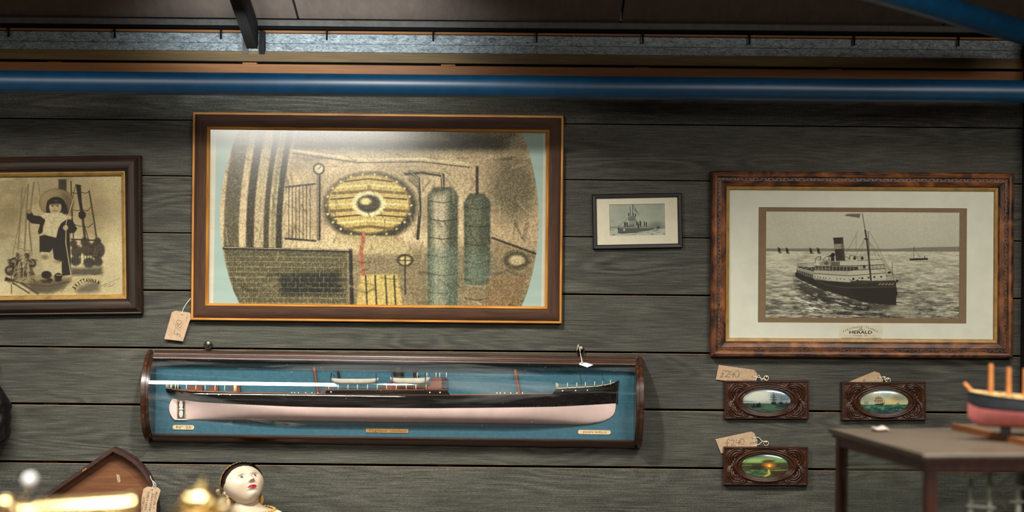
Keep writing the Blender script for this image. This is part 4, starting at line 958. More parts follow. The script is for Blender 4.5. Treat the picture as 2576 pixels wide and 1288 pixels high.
def pic_harbour(X, Y):
    p = Paint(X, Y, (150, 158, 152)); p.zoom(1780, 900, 6.779)
    p.ell(860, 660, 46, 22, (196, 200, 184), 14, .9); p.ell(1290, 610, 26, 18, (74, 96, 112), 9, .9); p.ell(1050, 545, 30, 5, (84, 98, 100), 4, .7); p.ell(1200, 700, 14, 14, (100, 120, 128), 6, .6)
    p.poly([(560, 775), (1480, 775), (1480, 980), (560, 980)], (52, 66, 60), 1); p.ell(1060, 860, 34, 12, (70, 104, 76), 7, .9); p.line([(600, 773), (1090, 778)], 1.3, (206, 212, 196), .6); p.line([(1180, 779), (1430, 779)], .8, (120, 140, 140), .6)
    p.poly([(600, 735), (760, 745), (900, 770), (600, 770)], (84, 104, 108), 2, .7); p.all(np.clip((vnoise(X, Y, 10, 2, 41, 3) - .55) * 4, 0, .5) * (Y > 1016), (30, 40, 38))
    K = (22, 26, 26)
    p.poly([(745, 818), (800, 835), (925, 815), (912, 850), (770, 858)], K, .7); 
    for x, y in ((800, 815), (855, 808), (880, 812), (898, 795)): p.ell(x, y, 2.2, 3.4, K, .7)
    p.poly([(1098, 760), (1178, 765), (1172, 805), (1106, 803)], K, .7); p.line([(1135, 600), (1135, 765)], 1.6, K, .5); p.line([(1155, 640), (1155, 765)], .9, K, .5)
    for y, hw in ((678, 52), (640, 36), (720, 64), (605, 14)): p.line([(1130 - hw, y), (1130 + hw, y)], 1.3, K, .5, .85)
    p.poly([(1105, 650), (1160, 650), (1172, 760), (1098, 760)], (66, 76, 76), 2, .55)
    p.poly([(1228, 765), (1300, 765), (1290, 800), (1236, 800)], K, .8); p.line([(1266, 680), (1266, 770)], 1.1, K, .5); p.line([(1290, 720), (1400, 705)], 1.4, (60, 74, 80), 1)
    p.poly([(1170, 795), (1420, 785), (1400, 860), (1180, 850)], (34, 42, 42), 4, .8); p.line([(1355, 750), (1360, 790)], 2.0, (50, 60, 62), .8)
    return p.C
def pic_clipper(X, Y):
    p = Paint(X, Y, (176, 178, 146)); p.zoom(2090, 900, 6.779)
    p.ell(1050, 740, 24, 12, (208, 188, 124), 8, .9); p.ell(600, 640, 26, 12, (104, 108, 98), 8, .8); p.ell(950, 610, 13, 11, (96, 136, 146), 4, .9); p.ell(1190, 670, 24, 10, (116, 120, 100), 5, .85); p.ell(700, 560, 30, 6, (150, 152, 130), 5, .7); p.ell(780, 650, 30, 6, (190, 188, 158), 5, .6)
    p.poly([(480, 805), (1380, 805), (1380, 980), (480, 980)], (48, 92, 78), 1); n = vnoise(X, Y, 9, 3, 52, 4); p.all(np.clip((n - .5) * 5, 0, .8) * (Y > 1020), (98, 148, 116)); p.all(np.clip((.46 - n) * 5, 0, .8) * (Y > 1024), (26, 52, 54)); p.all(np.clip((Y - 1030) / 14, 0, .7), (34, 56, 62))
    K = (46, 40, 30)
    p.poly([(765, 790), (775, 810), (900, 818), (925, 778), (860, 790)], K, .6); p.line([(900, 785), (930, 765)], 1.2, K, .4)
    for x, yt, yb in ((822, 650, 790), (862, 665, 790), (890, 690, 790)): p.line([(x, yt), (x, yb)], 1.2, K, .4)
    for x, y, hw in ((822, 678, 44), (820, 700, 52), (818, 740, 62), (862, 700, 34), (862, 740, 40)): p.poly([(x - hw, y), (x + hw, y), (x + hw * .9, y + 32), (x - hw * .9, y + 32)], (150, 136, 100), .8, .85); p.line([(x - hw, y), (x + hw, y)], .9, K, .4)
    p.line([(750, 745), (800, 700)], .7, K, .4); p.line([(910, 700), (932, 770)], .7, K, .4)
    p.poly([(580, 765), (660, 765), (652, 795), (590, 795)], (128, 124, 94), 1, .9); p.line([(585, 755), (650, 752)], 1, (90, 84, 62), .5); p.poly([(1130, 790), (1190, 788), (1180, 808), (1138, 808)], (104, 96, 74), 1, .9); p.line([(1150, 765), (1150, 800)], .9, (84, 78, 60), .4); p.line([(1168, 765), (1168, 800)], .9, (84, 78, 60), .4)
    return p.C
def pic_sunset(X, Y):
    p = Paint(X, Y, (92, 128, 70)); p.zoom(1780, 1070, 6.779)
    p.poly([(560, 480), (1440, 480), (1440, 540), (560, 560)], (58, 60, 66), 3, .85); p.ell(850, 610, 40, 5, (142, 174, 96), 4, .9); p.ell(1230, 600, 22, 5, (112, 146, 84), 4, .7)
    p.poly([(560, 655), (1440, 645), (1440, 770), (560, 770)], (60, 60, 40), 1.6); p.line([(600, 690), (760, 688)], 2, (120, 128, 66), 1, .8)
    p.ell(1045, 630, 14, 5, (58, 56, 38), 2.5); p.line([(960, 625), (1160, 600)], 2, (66, 70, 42), 1)
    p.ell(1060, 690, 14, 6.5, (196, 118, 34), 3.5); p.ell(1062, 695, 4.5, 3.5, (240, 184, 92), 1.5); p.line([(920, 745), (1240, 738)], 2, (150, 104, 44), 1.2, .9)
    p.poly([(560, 765), (1440, 765), (1440, 940), (560, 940)], (54, 84, 56), 1.5); n = vnoise(X, Y, 12, 3, 63, 4); p.all(np.clip((n - .5) * 5, 0, .7) * (Y > 1183), (110, 128, 66)); p.all(np.clip((.46 - n) * 5, 0, .7) * (Y > 1184), (34, 50, 38))
    p.poly([(1100, 790), (1400, 775), (1380, 860), (1180, 880), (1090, 850)], (62, 46, 30), 3, .95); p.line([(1080, 778), (1390, 770)], .8, (170, 190, 150), .4)
    p.poly([(1035, 760), (1070, 760), (1080, 850), (1000, 890), (960, 880), (1040, 830)], (206, 186, 84), 1.6, .9); p.ell(860, 730, 16, 5, (38, 44, 32), 3, .9)
    return p.C
oval_plaque(1930, 1006.5, 0.000, pic_harbour, 'carved plaque with oval harbour scene of a rowing boat, directly under the wide oak frame', 1930.5, 1008.9)
oval_plaque(2225, 1009.7, -0.004, pic_clipper, 'carved plaque with oval ship painting under a yellow sky, right of the other two', 2227, 1011.4)
oval_plaque(1927.5, 1173.5, 0.004, pic_sunset, 'carved plaque with oval green sunset seascape, lowest of the three', 1926.5, 1173.0)

# ------------------------------------------------------------------ 6. glazed case with a half model
cf = Fr('display_case', 993, 1003.5, 0.0138, 0.0)
tag(cf.root, 'long mahogany wall case with a bowed glass front and blue back', 'display case')
HL = 0.620
MB().box(-HL + .012, HL - .012, -0.004, -0.0005, -0.112, 0.112).build('backboard', M['case_blue'], cf.root)
def half_disc(rz, ry, x0, x1, n=40, z_in=None):
    v = []; f = []
    P = [(-ry * math.cos(t), rz * math.sin(t)) for t in np.linspace(-PI / 2, PI / 2, n)]
    for x in (x0, x1):
        for (y, z) in P: v.append((x, y - 0.0005, z))
    for i in range(n - 1): f.append((i, i + 1, i + 1 + n, i + n))
    f.append(tuple(range(n))); f.append(tuple(range(2 * n - 1, n - 1, -1))); f.append((0, n, 2 * n - 1, n - 1))
    return v, f
for s_ in (-1, 1):
    b = MB()
    for (xa, xb, rz, ry) in ((0, .002, .113, .103), (.002, .0095, .116, .106), (.0095, .0115, .113, .103), (.0115, .0165, .109, .099), (.0165, .019, .105, .094)):
        v, f = half_disc(rz, ry, s_ * (HL - xa), s_ * (HL - xb)); b.add(v, f)
    b.build('end_cap', M['mahogany'], cf.root, True, 30)
prof = [(0, .1145), (.010, .1145), (.014, .1125), (.016, .1095), (.021, .1085), (.0225, .1055), (.028, .1045), (.030, .101), (.035, .0995), (.036, .096), (.034, .0935), (.0, .0935)]
for s_ in (1, -1):
    v = []; n = len(prof)
    for x in (-HL + .016, HL - .016):
        for (d, z) in prof: v.append((x, -d - 0.0005, s_ * z))
    f = [(i, (i + 1) % n, (i + 1) % n + n, i + n) for i in range(n)] + [tuple(range(n)), tuple(range(2 * n - 1, n - 1, -1))]
    MB().add(v, f).build('long_rail', M['mahogany'], cf.root, True, 25)
v = []; f = []; nseg = 48
for x in (-HL + .014, HL - .014):
    for t in np.linspace(-math.asin(.096 / .1046), math.asin(.096 / .1046), nseg): v.append((x, -(0.097 - .1046 + .1046 * math.cos(t)), 0.1046 * math.sin(t)))
for i in range(nseg - 1): f.append((i, i + 1, i + 1 + nseg, i + nseg))
MB().add(v, f).build('bowed_glass', M['glass_case'], cf.root, True, None, False)
def ring(c, R, r, n=24, m=8, tiltx=0.0):
    pts = [(c[0] + R * math.cos(a), c[1] + R * math.sin(a) * math.sin(tiltx), c[2] + R * math.sin(a) * math.cos(tiltx)) for a in np.linspace(0, 2 * PI, n + 1)]
    return pts
for (px, py, sx_, sy_) in ((525, 868, 526, 863), (1459.5, 881.5, 1461, 875)):
    x, z = cf.L(px, py); xs, zs = cf.L(sx_, sy_)
    b = MB(); b.tube(ring((x, -0.008, z), 0.0098, 0.0014, tiltx=.15), 0.0014, 8, False); h = b.build('hanging_ring', M['iron'], cf.root, True)
    MB().lathe([(0, -.0150), (.0035, -.0146), (.0052, -.0125), (.0052, -.011), (.003, -.009), (.003, -.0005)], (xs, 0, zs), 20, 'y').build('round_head_screw', M['screw'], cf.root, True, 40)
    MB().box(x - .006, x + .006, -.004, -.0005, z - .016, z - .006).build('lug_plate', M['iron'], cf.root)
def plate(px0, py0, px1, py1, mat, txt, tw, th, ink, cut=3, serif=False):
    x0, z1 = cf.L(px0, py0 + (px0 - px0)); x1, z0 = cf.L(px1, py1 - 0.0138 * (px1 - px0) * 0 )
    z1 = (z1 + z0) / 2 + (py1 - py0) / 2000; z0 = z1 - (py1 - py0) / 1000; c = cut / 1000
    o = MB().prism([(x0 + c, z0), (x1 - c, z0), (x1, z0 + c), (x1, z1 - c), (x1 - c, z1), (x0 + c, z1), (x0, z1 - c), (x0, z0 + c)], -0.0058, -0.004).build('name_plate', mat, cf.root)
    t = MB(); put_text(t, txt, (x0 + x1) / 2 + .001, (z0 + z1) / 2, th / 1000, 0, 1, -0.0060, tw / 1000); t.build('lettering', ink, o)
plate(435.5, 1069, 489, 1080, M['plate'], 'Nº 25', 37, 9.5, M['ink_brown'])
plate(921, 1078, 1027.5, 1088, M['plate_brass'], 'Dugwaess  oswisars', 92, 8, M['ink_brown'], 0.6)
plate(1454, 1081.5, 1536, 1092, M['plate'], 'JOHN WELLS', 60, 6.5, M['ink_brown'])

sf = Fr('half_model_ship', 993, 1003.5, 0.0138, 0.035, 0.0045)
S = sf.root; tag(S, 'black and pink half model of a cargo steamer inside the bowed glass case', 'ship model')
def SL_(px, py): return sf.L(px, py)
sheer = lambda x: np.interp(x, [412, 440, 500, 600, 760, 1000, 1180, 1390, 1560], [980, 981, 984.5, 987, 990, 993, 993, 989.5, 983])
wline = lambda x: np.interp(x, [412, 424, 440, 463, 500, 560, 600, 740, 830, 1080, 1200, 1400, 1553], [984, 1000, 1005.5, 1008, 1012, 1014.5, 1016, 1022, 1024, 1026, 1025, 1022.5, 1017])
keelz = lambda x: np.interp(x, [412, 463, 740, 1200, 1400, 1450, 1480, 1505, 1522, 1535, 1543, 1548, 1551], [1058.5, 1058.5, 1061, 1066.5, 1070, 1070.5, 1069.5, 1066, 1061.5, 1055, 1048, 1040, 1026])
BM = 0.046
def breadth(x, py):
    t = (py - 985) / 80.0
    xs = 412 + np.clip(t, 0, 1) ** .6 * 40; fs = np.clip((x - xs) / (70 + 380 * np.clip(t, 0, 1) ** .9), 0, 1)
    xb = 1556 - 6 * t; fb = np.clip((xb - x) / (170 + 160 * np.clip(t, 0, 1)), 0, 1)
    f = (1 - (1 - fs) ** 2.2) * (1 - (1 - fb) ** 2.0)
    sec = np.clip(1 - np.clip((py - 1000) / (keelz(x) - 1000), 0, 1) ** 3.2, 0, 1) ** .55
    return BM * f * sec + 0.0012
def hull_part(name, z0f, z1f, xa, xb, mat, nx=150, nt=26):
    v = []; f = []
    for x in xa + (xb - xa) * (.5 - .5 * np.cos(np.linspace(0, PI, nx))):
        for t in np.linspace(0, 1, nt):
            py = z0f(x) * (1 - t) + z1f(x) * t; lx, lz = SL_(x, py); v.append((lx, -float(breadth(x, py)), lz))
    for i in range(nx - 1):
        for j in range(nt - 1): a = i * nt + j; f.append((a, a + nt, a + nt + 1, a + 1))
    return MB().add(v, f).build(name, mat, S, True, 50, False)
hull_part('topsides', sheer, wline, 412, 1556, M['hull_black'])
hull_part('hull_bottom', lambda x: wline(x) - .3, keelz, 463, 1551, M['hull_pink'])
def strip(name, pts_top, pts_bot, mat, dy=0.0, k_=1.0):
    """raised bulwark following the side of the hull"""
    v = []; f = []; n = 40
    xs = np.linspace(pts_top[0][0], pts_top[-1][0], n); bx = np.linspace(pts_bot[0][0], pts_bot[-1][0], n)
    yt = np.interp(xs, [p[0] for p in pts_top], [p[1] for p in pts_top]); yb = np.interp(bx, [p[0] for p in pts_bot], [p[1] for p in pts_bot])
    for i in range(n):
        a = SL_(xs[i], yt[i]); b = SL_(bx[i], yb[i]); bb = float(breadth(min(max(bx[i], 418), 1552), 990)) * k_ + dy
        v += [(b[0], -bb, b[1]), (a[0], -bb, a[1]), (a[0], -max(bb - .004, 0), a[1]), (b[0], -max(bb - .004, 0), b[1])]
    for i in range(n - 1):
        for j in range(4): c = i * 4; f.append((c + j, c + (j + 1) % 4, c + 4 + (j + 1) % 4, c + 4 + j))
    f += [(0, 1, 2, 3), (4 * n - 1, 4 * n - 2, 4 * n - 3, 4 * n - 4)]
    return MB().add(v, f).build(name, mat, S, True, 40)
strip('bridge_bulwark', [(822, 980.5), (1126, 980.5)], [(820, 992.5), (1133, 993.5)], M['hull_black'])
strip('bridge_rail', [(822, 978.5), (1126, 979)], [(822, 980.6), (1126, 980.6)], M['house'], .0006)
strip('forecastle_bulwark', [(1399, 976.5), (1440, 976), (1500, 973), (1530, 969), (1551, 963), (1557, 959)], [(1389, 990), (1556, 984)], M['hull_black'])
strip('forecastle_rail', [(1399, 975), (1500, 971.5), (1530, 967.5), (1548, 963)], [(1399, 976.6), (1500, 973), (1530, 969), (1548, 964.5)], M['ivory'], .0004)
strip('poop_rail', [(413, 977.5), (440, 979.5), (600, 985)], [(413, 980), (440, 982), (600, 987.5)], M['deck'], .0004)
strip('sheer_line', [(600, 986.6), (760, 989.4), (1000, 992.2), (1180, 992.4), (1389, 989)], [(600, 987.4), (760, 990.2), (1000, 993), (1180, 993.2), (1389, 989.8)], M['deck'], .0004)
def flat(name, pts, mat, y0, y1): 
    return MB().prism([SL_(*p) for p in pts], -y1, -y0).build(name, mat, S)
dk = MB(); n = 60; v = []; f = []
for x in np.linspace(418, 1550, n):
    lx, lz = SL_(x, sheer(x) + 1.0); v += [(lx, 0, lz), (lx, -float(breadth(x, 988)) * .97, lz)]
for i in range(n - 1): f.append((2 * i, 2 * i + 2, 2 * i + 3, 2 * i + 1))
dk.add(v, f).build('deck', M['deck'], S, False, None, False)
flat('stem_post', [(1556, 958), (1559, 959), (1553, 1018), (1550, 1018)], M['black_fit'], 0, .003)
flat('rudder', [(429, 1005.5), (441, 1006), (441, 1058.5), (435, 1058.5), (430, 1053.5), (426, 1047.5), (423, 1041), (421.4, 1034), (421, 1027), (422, 1019), (425, 1011.5)], M['hull_pink'], .001, .005)
flat('keel_extension', [(436, 1056), (466, 1056), (466, 1059), (436, 1059)], M['hull_pink'], .001, .004)
flat('stern_frame', [(459.5, 1009), (464.5, 1009), (464.5, 1056), (460, 1056)], M['bronze'], .001, .005)
flat('rudder_post', [(440.5, 1010), (443.5, 1010), (443.5, 1056), (440.5, 1056)], M['bronze'], .001, .005)
pr = MB()
x, z = SL_(451.5, 1031); pr.ball((x, -.008, z), (.006, .0035, .0035), 12, 8)
for sg in (1, -1):
    pr.ball((x, -.008, z + sg * .0115), (.0052, .0015, .0105), 12, 10)
pr.build('propeller', M['hull_pink'], S, True)
flat('stern_arch', [(438, 1006), (468, 1008), (468, 1013), (440, 1012)], M['bronze'], .001, .0045)
# houses
flat('deckhouse', [(971, 964), (1084, 965), (1084, 951), (1111, 951), (1111, 980), (971, 980)], M['house'], 0, .026)
flat('deckhouse', [(470, 972), (507, 972.5), (507, 984), (470, 983)], M['house'], 0, .016)
flat('deckhouse', [(525, 973), (546, 973), (546, 985), (525, 985)], M['house'], 0, .016)
flat('deckhouse', [(580, 974), (584, 971), (601, 971), (602, 987), (579, 986)], M['house'], 0, .020)
flat('deckhouse', [(956, 974), (972, 974), (972, 980), (956, 980)], M['house'], 0, .022)
flat('hatch', [(425, 974), (448, 974), (448, 980), (425, 979)], M['black_fit'], 0, .010)
# funnel, ventilators
def post(name, p0, p1, w, mat, d, n=10, parent=None):
    a = SL_(*p0); b = SL_(*p1); return MB().tube([(a[0], -d, a[1]), (b[0], -d, b[1])], w / 2000, n).build(name, mat, parent or S, True, 40)
post('funnel', (999.5, 923), (1003.5, 966), 26, M['black_fit'], .016, 24)
post('stove_pipe', (847.5, 929), (852.5, 955), 6, M['black_fit'], .012)
b = MB(); a = SL_(1044.5, 952); c = SL_(1043, 936); e = SL_(1048, 933.5); b.tube([(a[0], -.02, a[1]), (c[0], -.02, c[1]), (c[0] + .002, -.021, c[1] + .003), (e[0], -.023, e[1])], [.005, .005, .0055, .006], 14); b.build('ventilator', M['black_fit'], S, True, 50)
flat('bridge_screen', [(1108, 951), (1124, 952), (1124, 962), (1108, 960)], M['black_fit'], .004, .024)
post('mast', (787.5, 925.5), (798, 990), 6.2, M['mast'], .010); post('mast', (1295.7, 930.5), (1306.5, 991), 6.8, M['mast'], .010)
flat('brace', [(805, 988), (820, 974), (823, 977), (809, 990)], M['mast'], .012, .018); flat('brace', [(1391, 990), (1399, 976), (1402, 977), (1394, 990)], M['mast'], .030, .034)
# lifeboats
def boat(xa, xb, yt, yb):
    v = []; f = []; n, m_ = 30, 12
    for i in range(n):
        u = i / (n - 1); env = (1 - abs(2 * u - 1) ** 5) ** .6; sh = 3.0 * (2 * u - 1) ** 4
        for j in range(m_):
            t = PI * j / (m_ - 1); lx, lz = SL_(xa + (xb - xa) * u, yt + 3.2 - sh + (yb - yt - 3) * math.sin(t) * (.35 + .65 * env))
            v.append((lx, -.040 - .0075 * env * -math.cos(t) * 1.0, lz))
    for i in range(n - 1):
        for j in range(m_ - 1): a = i * m_ + j; f.append((a, a + 1, a + 1 + m_, a + m_))
    f += [(i * m_, (i + 1) * m_, (i + 1) * m_ + m_ - 1, i * m_ + m_ - 1) for i in range(n - 1)]
    return MB().add(v, f).build('lifeboat', M['boat'], S, True, 50)
boat(833, 953, 949.5, 965.5); boat(982, 1081.5, 947.5, 965)
for px, y0, y1 in ((987.5, 925, 966), (1070.7, 935, 980), (947.5, 938, 966), (834.5, 938, 968)): post('davit', (px, y0), (px, y1), 1.8, M['black_fit'], .049, 8)
b = MB(); P = [SL_(*q) for q in ((834.5, 950), (836, 937), (841, 942), (843, 946))]; b.tube([(p[0], -.049, p[1]) for p in P], .0009, 8); b.build('davit_arm', M['black_fit'], S, True)
for q in (((1455, 938), (1460, 944), (1462, 958), (1463, 975)), ((1508, 935), (1514, 941), (1517, 955), (1518, 972))):
    b = MB(); P = [SL_(*r) for r in q]; b.tube([(p[0], -.02, p[1]) for p in P], .0006, 6); b.build('cat_davit', M['black_fit'], S, True)
# stanchions and small turned fittings
st0 = None
def stanchion(px, y0, y1, d):
    a = SL_(px, y0); b_ = SL_(px, y1)
    MB().tube([(a[0], -d, a[1]), (a[0], -d, (a[1] + b_[1]) / 2), (b_[0], -d, b_[1])], [.0009, .0011, .0013], 6).build('stanchion', M['ivory'], S, True)
for z_ in (275, 370, 470, 565, 667, 765, 860, 958, 1058, 1155, 1257): stanchion(760 + z_ / 4.025, 966.5, 979.5, .044)
for z_ in (297, 313, 345, 358, 403, 432, 527, 626, 720, 820, 917, 1012, 1022, 1032): 
    px = 340 + z_ / 4.025; stanchion(px, 967.5, 979 + (px - 412) * .032, float(breadth(max(px, 420), 988)) + .0003)
for z_, yt in ((802, 961.7), (817, 963), (915, 962), (1010, 961.5), (1097, 961), (1192, 959.5), (1276, 958), (1356, 957)):
    px = 1200 + z_ / 4.026; stanchion(px, yt, yt + 13, float(breadth(px, 988)))
for z_ in (1165, 1263, 1355, 1393, 1460): stanchion(760 + z_ / 4.025, 937.5, 951, .024)
for px in (735.5, 742.5, 752, 770, 786, 801): a = SL_(px, 987.2 + (px - 735) * .012); MB().ball((a[0], -.042, a[1]), .0017, 10, 6).build('bollard', M['ivory'], S, True)
for px in (1250, 1258.6, 1269.5, 1285, 1300.5, 1314.5): a = SL_(px, 988.3); MB().ball((a[0], -.042, a[1]), .0022, 10, 6).build('bollard', M['ivory'], S, True)
for px, py in ((834.5, 985), (1082, 986.3), (1107.7, 986.3), (1414.8, 982.3), (1447.6, 981.8), (1477.4, 981.5), (494, 988.3), (524.3, 990), (553, 991.3), (581.5, 991.8)):
    a = SL_(px, py); yb = float(breadth(px, 990)) + (.0004 if px > 700 else .0002); MB().ball((a[0], -yb, a[1]), (.0021, .0012, .0021), 12, 6).build('porthole', M['ivory'], S, True)
for (xa, xb, y_) in ((830, 1126, 972.5), (1399, 1540, 968)):
    b = MB(); P = [SL_(xx, y_) for xx in np.linspace(xa, xb, 8)]; b.tube([(p[0], -.0442 if xb < 1200 else -float(breadth(min(xx, 1545), 988)), p[1]) for p, xx in zip(P, np.linspace(xa, xb, 8))], .00035, 5); b.build('rail_wire', M['bronze'], S, True)

# ------------------------------------------------------------------ 7. tags
def tag_obj(name, ox, oy, zk, poly, d, label, mat, hole=None, strings=(), group=None, thick=.0006, back=0.0, m=0.0):
    P = [(ox + x / zk, oy + y / zk) for x, y in poly]
    cx, cy = sum(p[0] for p in P) / len(P), sum(p[1] for p in P) / len(P)
    fr = Fr(name, cx, cy, m, d, back)
    card = MB().prism([fr.L(*p) for p in P], -d + back - thick, -d + back).build('card', mat, fr.root)
    fr.y = -d + back - thick - .0002; fr.z = lambda x, y: fr.L(ox + x / zk, oy + y / zk); fr.card = card
    if hole:
        x, z = fr.z(*hole); MB().lathe([(0, fr.y - .0001), (.0016, fr.y - .0001), (.0016, fr.y + .0003)], (x, 0, z), 12, 'y').build('punched_hole', M['void'], card)
    for st in strings:
        pts = []
        for q in st:
            x, z = fr.z(q[0], q[1]); pts.append((x, fr.y - (q[2] if len(q) > 2 else .0008), z))
        MB().tube(smooth_path(pts), .00075, 6).build('string', M['string'], fr.root, True)
    tag(fr.root, label, 'price tag', group)
    return fr
def smooth_path(P, n=5):
    if len(P) < 3: return P
    P = [Vector(p) for p in P]; out = []
    for i in range(len(P) - 1):
        a, b, c, d = P[max(i - 1, 0)], P[i], P[i + 1], P[min(i + 2, len(P) - 1)]
        for k in range(n):
            t = k / n; out.append(0.5 * ((2 * b) + (c - a) * t + (2 * a - 5 * b + 4 * c - d) * t * t + (3 * b - a - 3 * c + d) * t ** 3))
    return out + [P[-1]]
f1 = tag_obj('price_tag', 400, 750, 9.91, [(315, 372), (345, 335), (430, 315), (760, 358), (830, 450), (755, 590), (600, 1075), (130, 1020)], .012, 'manila price tag marked £780 hanging at the lower left corner of the large print', M['kraft'], (562, 405), [[(562, 405), (575, 360), (640, 210), (745, 60), (800, 0, -.002)]])
t = MB(); x, z = f1.z(548, 985); hand(t, '£', x, z, .019, math.radians(84), .0008, f1.y); x, z = f1.z(520, 870); hand(t, '780', x, z, .0150, math.radians(78), .0008, f1.y, .64); x, z = f1.z(700, 610); hand(t, 'inw', x, z, .0075, math.radians(75), .0006, f1.y); t.build('handwriting', M['ink_grey'], f1.card)
f2 = tag_obj('price_tag', 1780, 900, 6.779, [(190, 120), (790, 205), (845, 265), (820, 430), (770, 455), (138, 370)], .004, 'manila price tag marked £240 above the harbour plaque, under the wide oak frame', M['kraft'], (765, 316), [[(765, 316), (830, 325), (900, 345), (1000, 378)], [(815, 395), (845, 320), (870, 292), (895, 330), (920, 380), (950, 350), (985, 362)]])
t = MB(); x, z = f2.z(205, 335); hand(t, '£240', x, z, .0185, math.radians(-1), .0009, f2.y, .62); x, z = f2.z(588, 396); hand(t, 'inwx', x, z, .0075, math.radians(-5), .0007, f2.y, .8); t.build('handwriting', M['ink'], f2.card)
f3 = tag_obj('price_tag', 2090, 900, 6.779, [(270, 425), (740, 232), (825, 255), (895, 380), (850, 455), (320, 520)], .004, 'manila price tag, writing mostly hidden, tucked behind the sailing ship plaque', M['kraft'], (810, 342), [[(810, 342), (880, 326), (925, 320), (905, 360), (940, 395), (965, 408)], [(885, 325), (940, 350), (975, 395)]])
t = MB(); x, z = f3.z(548, 420); hand(t, 'D', x, z, .007, 0, .0007, f3.y); t.build('handwriting', M['ink'], f3.card)
f4 = tag_obj('price_tag', 1780, 1070, 6.779, [(133, 235), (740, 105), (795, 130), (855, 270), (840, 360), (780, 390), (230, 478)], .004, 'manila price tag marked £240 tilted behind the green sunset plaque', M['kraft'], (765, 215), [[(765, 215), (860, 206), (900, 235), (930, 265), (1000, 280)], [(785, 350), (870, 325), (935, 268)]])
t = MB(); x, z = f4.z(285, 378); hand(t, '£', x, z, .0200, math.radians(4), .0009, f4.y, .72); x, z = f4.z(385, 355); hand(t, '2', x, z, .0165, math.radians(6), .0009, f4.y, .8); x, z = f4.z(470, 345); hand(t, '40', x, z, .0165, math.radians(6), .0009, f4.y, .62); x, z = f4.z(712, 335); hand(t, 'inwx', x, z, .0075, math.radians(14), .0008, f4.y, .75); t.build('handwriting', M['ink'], f4.card)
for (ox, oy, cx, cy) in ((1780, 900, 1000, 345), (2090, 900, 975, 382), (1780, 1070, 997, 305)):
    p = W(ox + cx / 6.779, oy + cy / 6.779, .006)
    r = empty('hanging_ring', (p.x, 0, p.z)); MB().tube(ring((0, -.006, 0), .0058, .0009, tiltx=.2), .0009, 8, False).build('wire_ring', M['screw'], r, True)
    MB().lathe([(0, -.010), (.002, -.0095), (.0022, -.0085), (.0009, -.008), (.0009, .003)], (0, 0, .003), 12, 'y').build('nail', M['screw'], r, True, 40)
    nm = {345: 'small wire ring on a nail above the harbour plaque', 382: 'small wire ring on a nail above the sailing ship plaque', 305: 'small wire ring on a nail above the sunset plaque'}[cy]
    tag(r, nm, 'ring', 'hanging rings above the plaques')
f5 = tag_obj('price_tag', 1440, 860, 12.875, [(215, 700), (255, 672), (440, 672), (675, 745), (480, 825), (225, 735)], .100, 'tiny white card tag on a thread in front of the bowed glass case', M['white_card'], (305, 700), [[(300, 700), (300, 620), (262, 400), (235, 240), (225, 150, -.070), (215, 140, -.080)], [(335, 690), (310, 610), (262, 400)], [(225, 150, -.075), (200, 200, -.075), (185, 330, -.078)]])
f6 = tag_obj('price_tag', 340, 1190, 13.14, [(280, 520), (400, 445), (770, 480), (840, 570), (770, 830), (715, 1000), (700, 1250), (720, 1700), (190, 1700), (200, 950), (225, 760)], .054, 'manila price tag with four lines of handwriting on the pointed wooden tray', M['kraft'], (565, 550), [[(565, 540), (600, 430), (600, 340), (560, 240), (520, 170), (480, 100, -.008)], [(655, 480), (620, 350), (560, 250)], [(690, 480), (690, 400), (650, 310), (570, 250)]])
t = MB()
for s_, x_, y_, wd in (('PROST-MK 9', 655, 885, 42), ('KEEN DCMP', 525, 965, 44), ('EARLY 1900\'S', 390, 925, 46), ('£750  inv', 265, 1010, 32)):
    x, z = f6.z(x_, y_); put_text(t, s_, x, z, .0068, math.radians(-101), 1, f6.y, wd / 1000)
t.build('handwriting', M['ink'], f6.card)

# ------------------------------------------------------------------ 8. ledge under the frame, wooden tray, figurehead, black bundle
lg = MB().box(XL, 0.2, -0.32, 0.0, CZ - .83, CZ - .80).build('trim_5', M['counter']); lg['kind'] = 'structure'
fr = Fr('wooden_tray', 235, 1280, 0.0, 0.040)
tag(fr.root, 'pointed reddish wooden tray with dark rim leaning on the wall at lower left', 'tray')
out = [(283, 1126), (312, 1139), (338, 1156), (358, 1175), (373, 1196), (385, 1222), (393, 1252), (397, 1285), (392, 1330), (378, 1372), (352, 1408), (310, 1432), (250, 1440), (180, 1432), (120, 1405), (76, 1360), (58, 1315), (62, 1280), (98, 1253), (190, 1190)]
P = [Vector(fr.L(*p)) for p in out]; n = len(P)
area2 = sum(P[i].x * P[(i + 1) % n].y - P[(i + 1) % n].x * P[i].y for i in range(n)); sg = 1 if area2 > 0 else -1
I = []
for i in range(n):
    a = (P[i] - P[i - 1]).normalized(); b = (P[(i + 1) % n] - P[i]).normalized(); na = Vector((-a.y, a.x)) * sg; nb = Vector((-b.y, b.x)) * sg
    bis = (na + nb).normalized(); I.append(P[i] + bis * (.0092 / max(.4, bis.dot(na))))
v = [(p.x, -.040, p.y) for p in P] + [(p.x, -.001, p.y) for p in P] + [(p.x, -.040, p.y) for p in I] + [(p.x, -.001, p.y) for p in I]; f = []
for i in range(n):
    j = (i + 1) % n; f += [(i, j, j + n, i + n), (i, i + 2 * n, j + 2 * n, j), (i + 2 * n, i + 3 * n, j + 3 * n, j + 2 * n), (i + n, j + n, j + 3 * n, i + 3 * n)]
MB().add(v, f).build('rim', M['tray_rim'], fr.root)
MB().prism([tuple(p) for p in I], -.014, -.006).build('base_panel', M['tray_in'], fr.root)
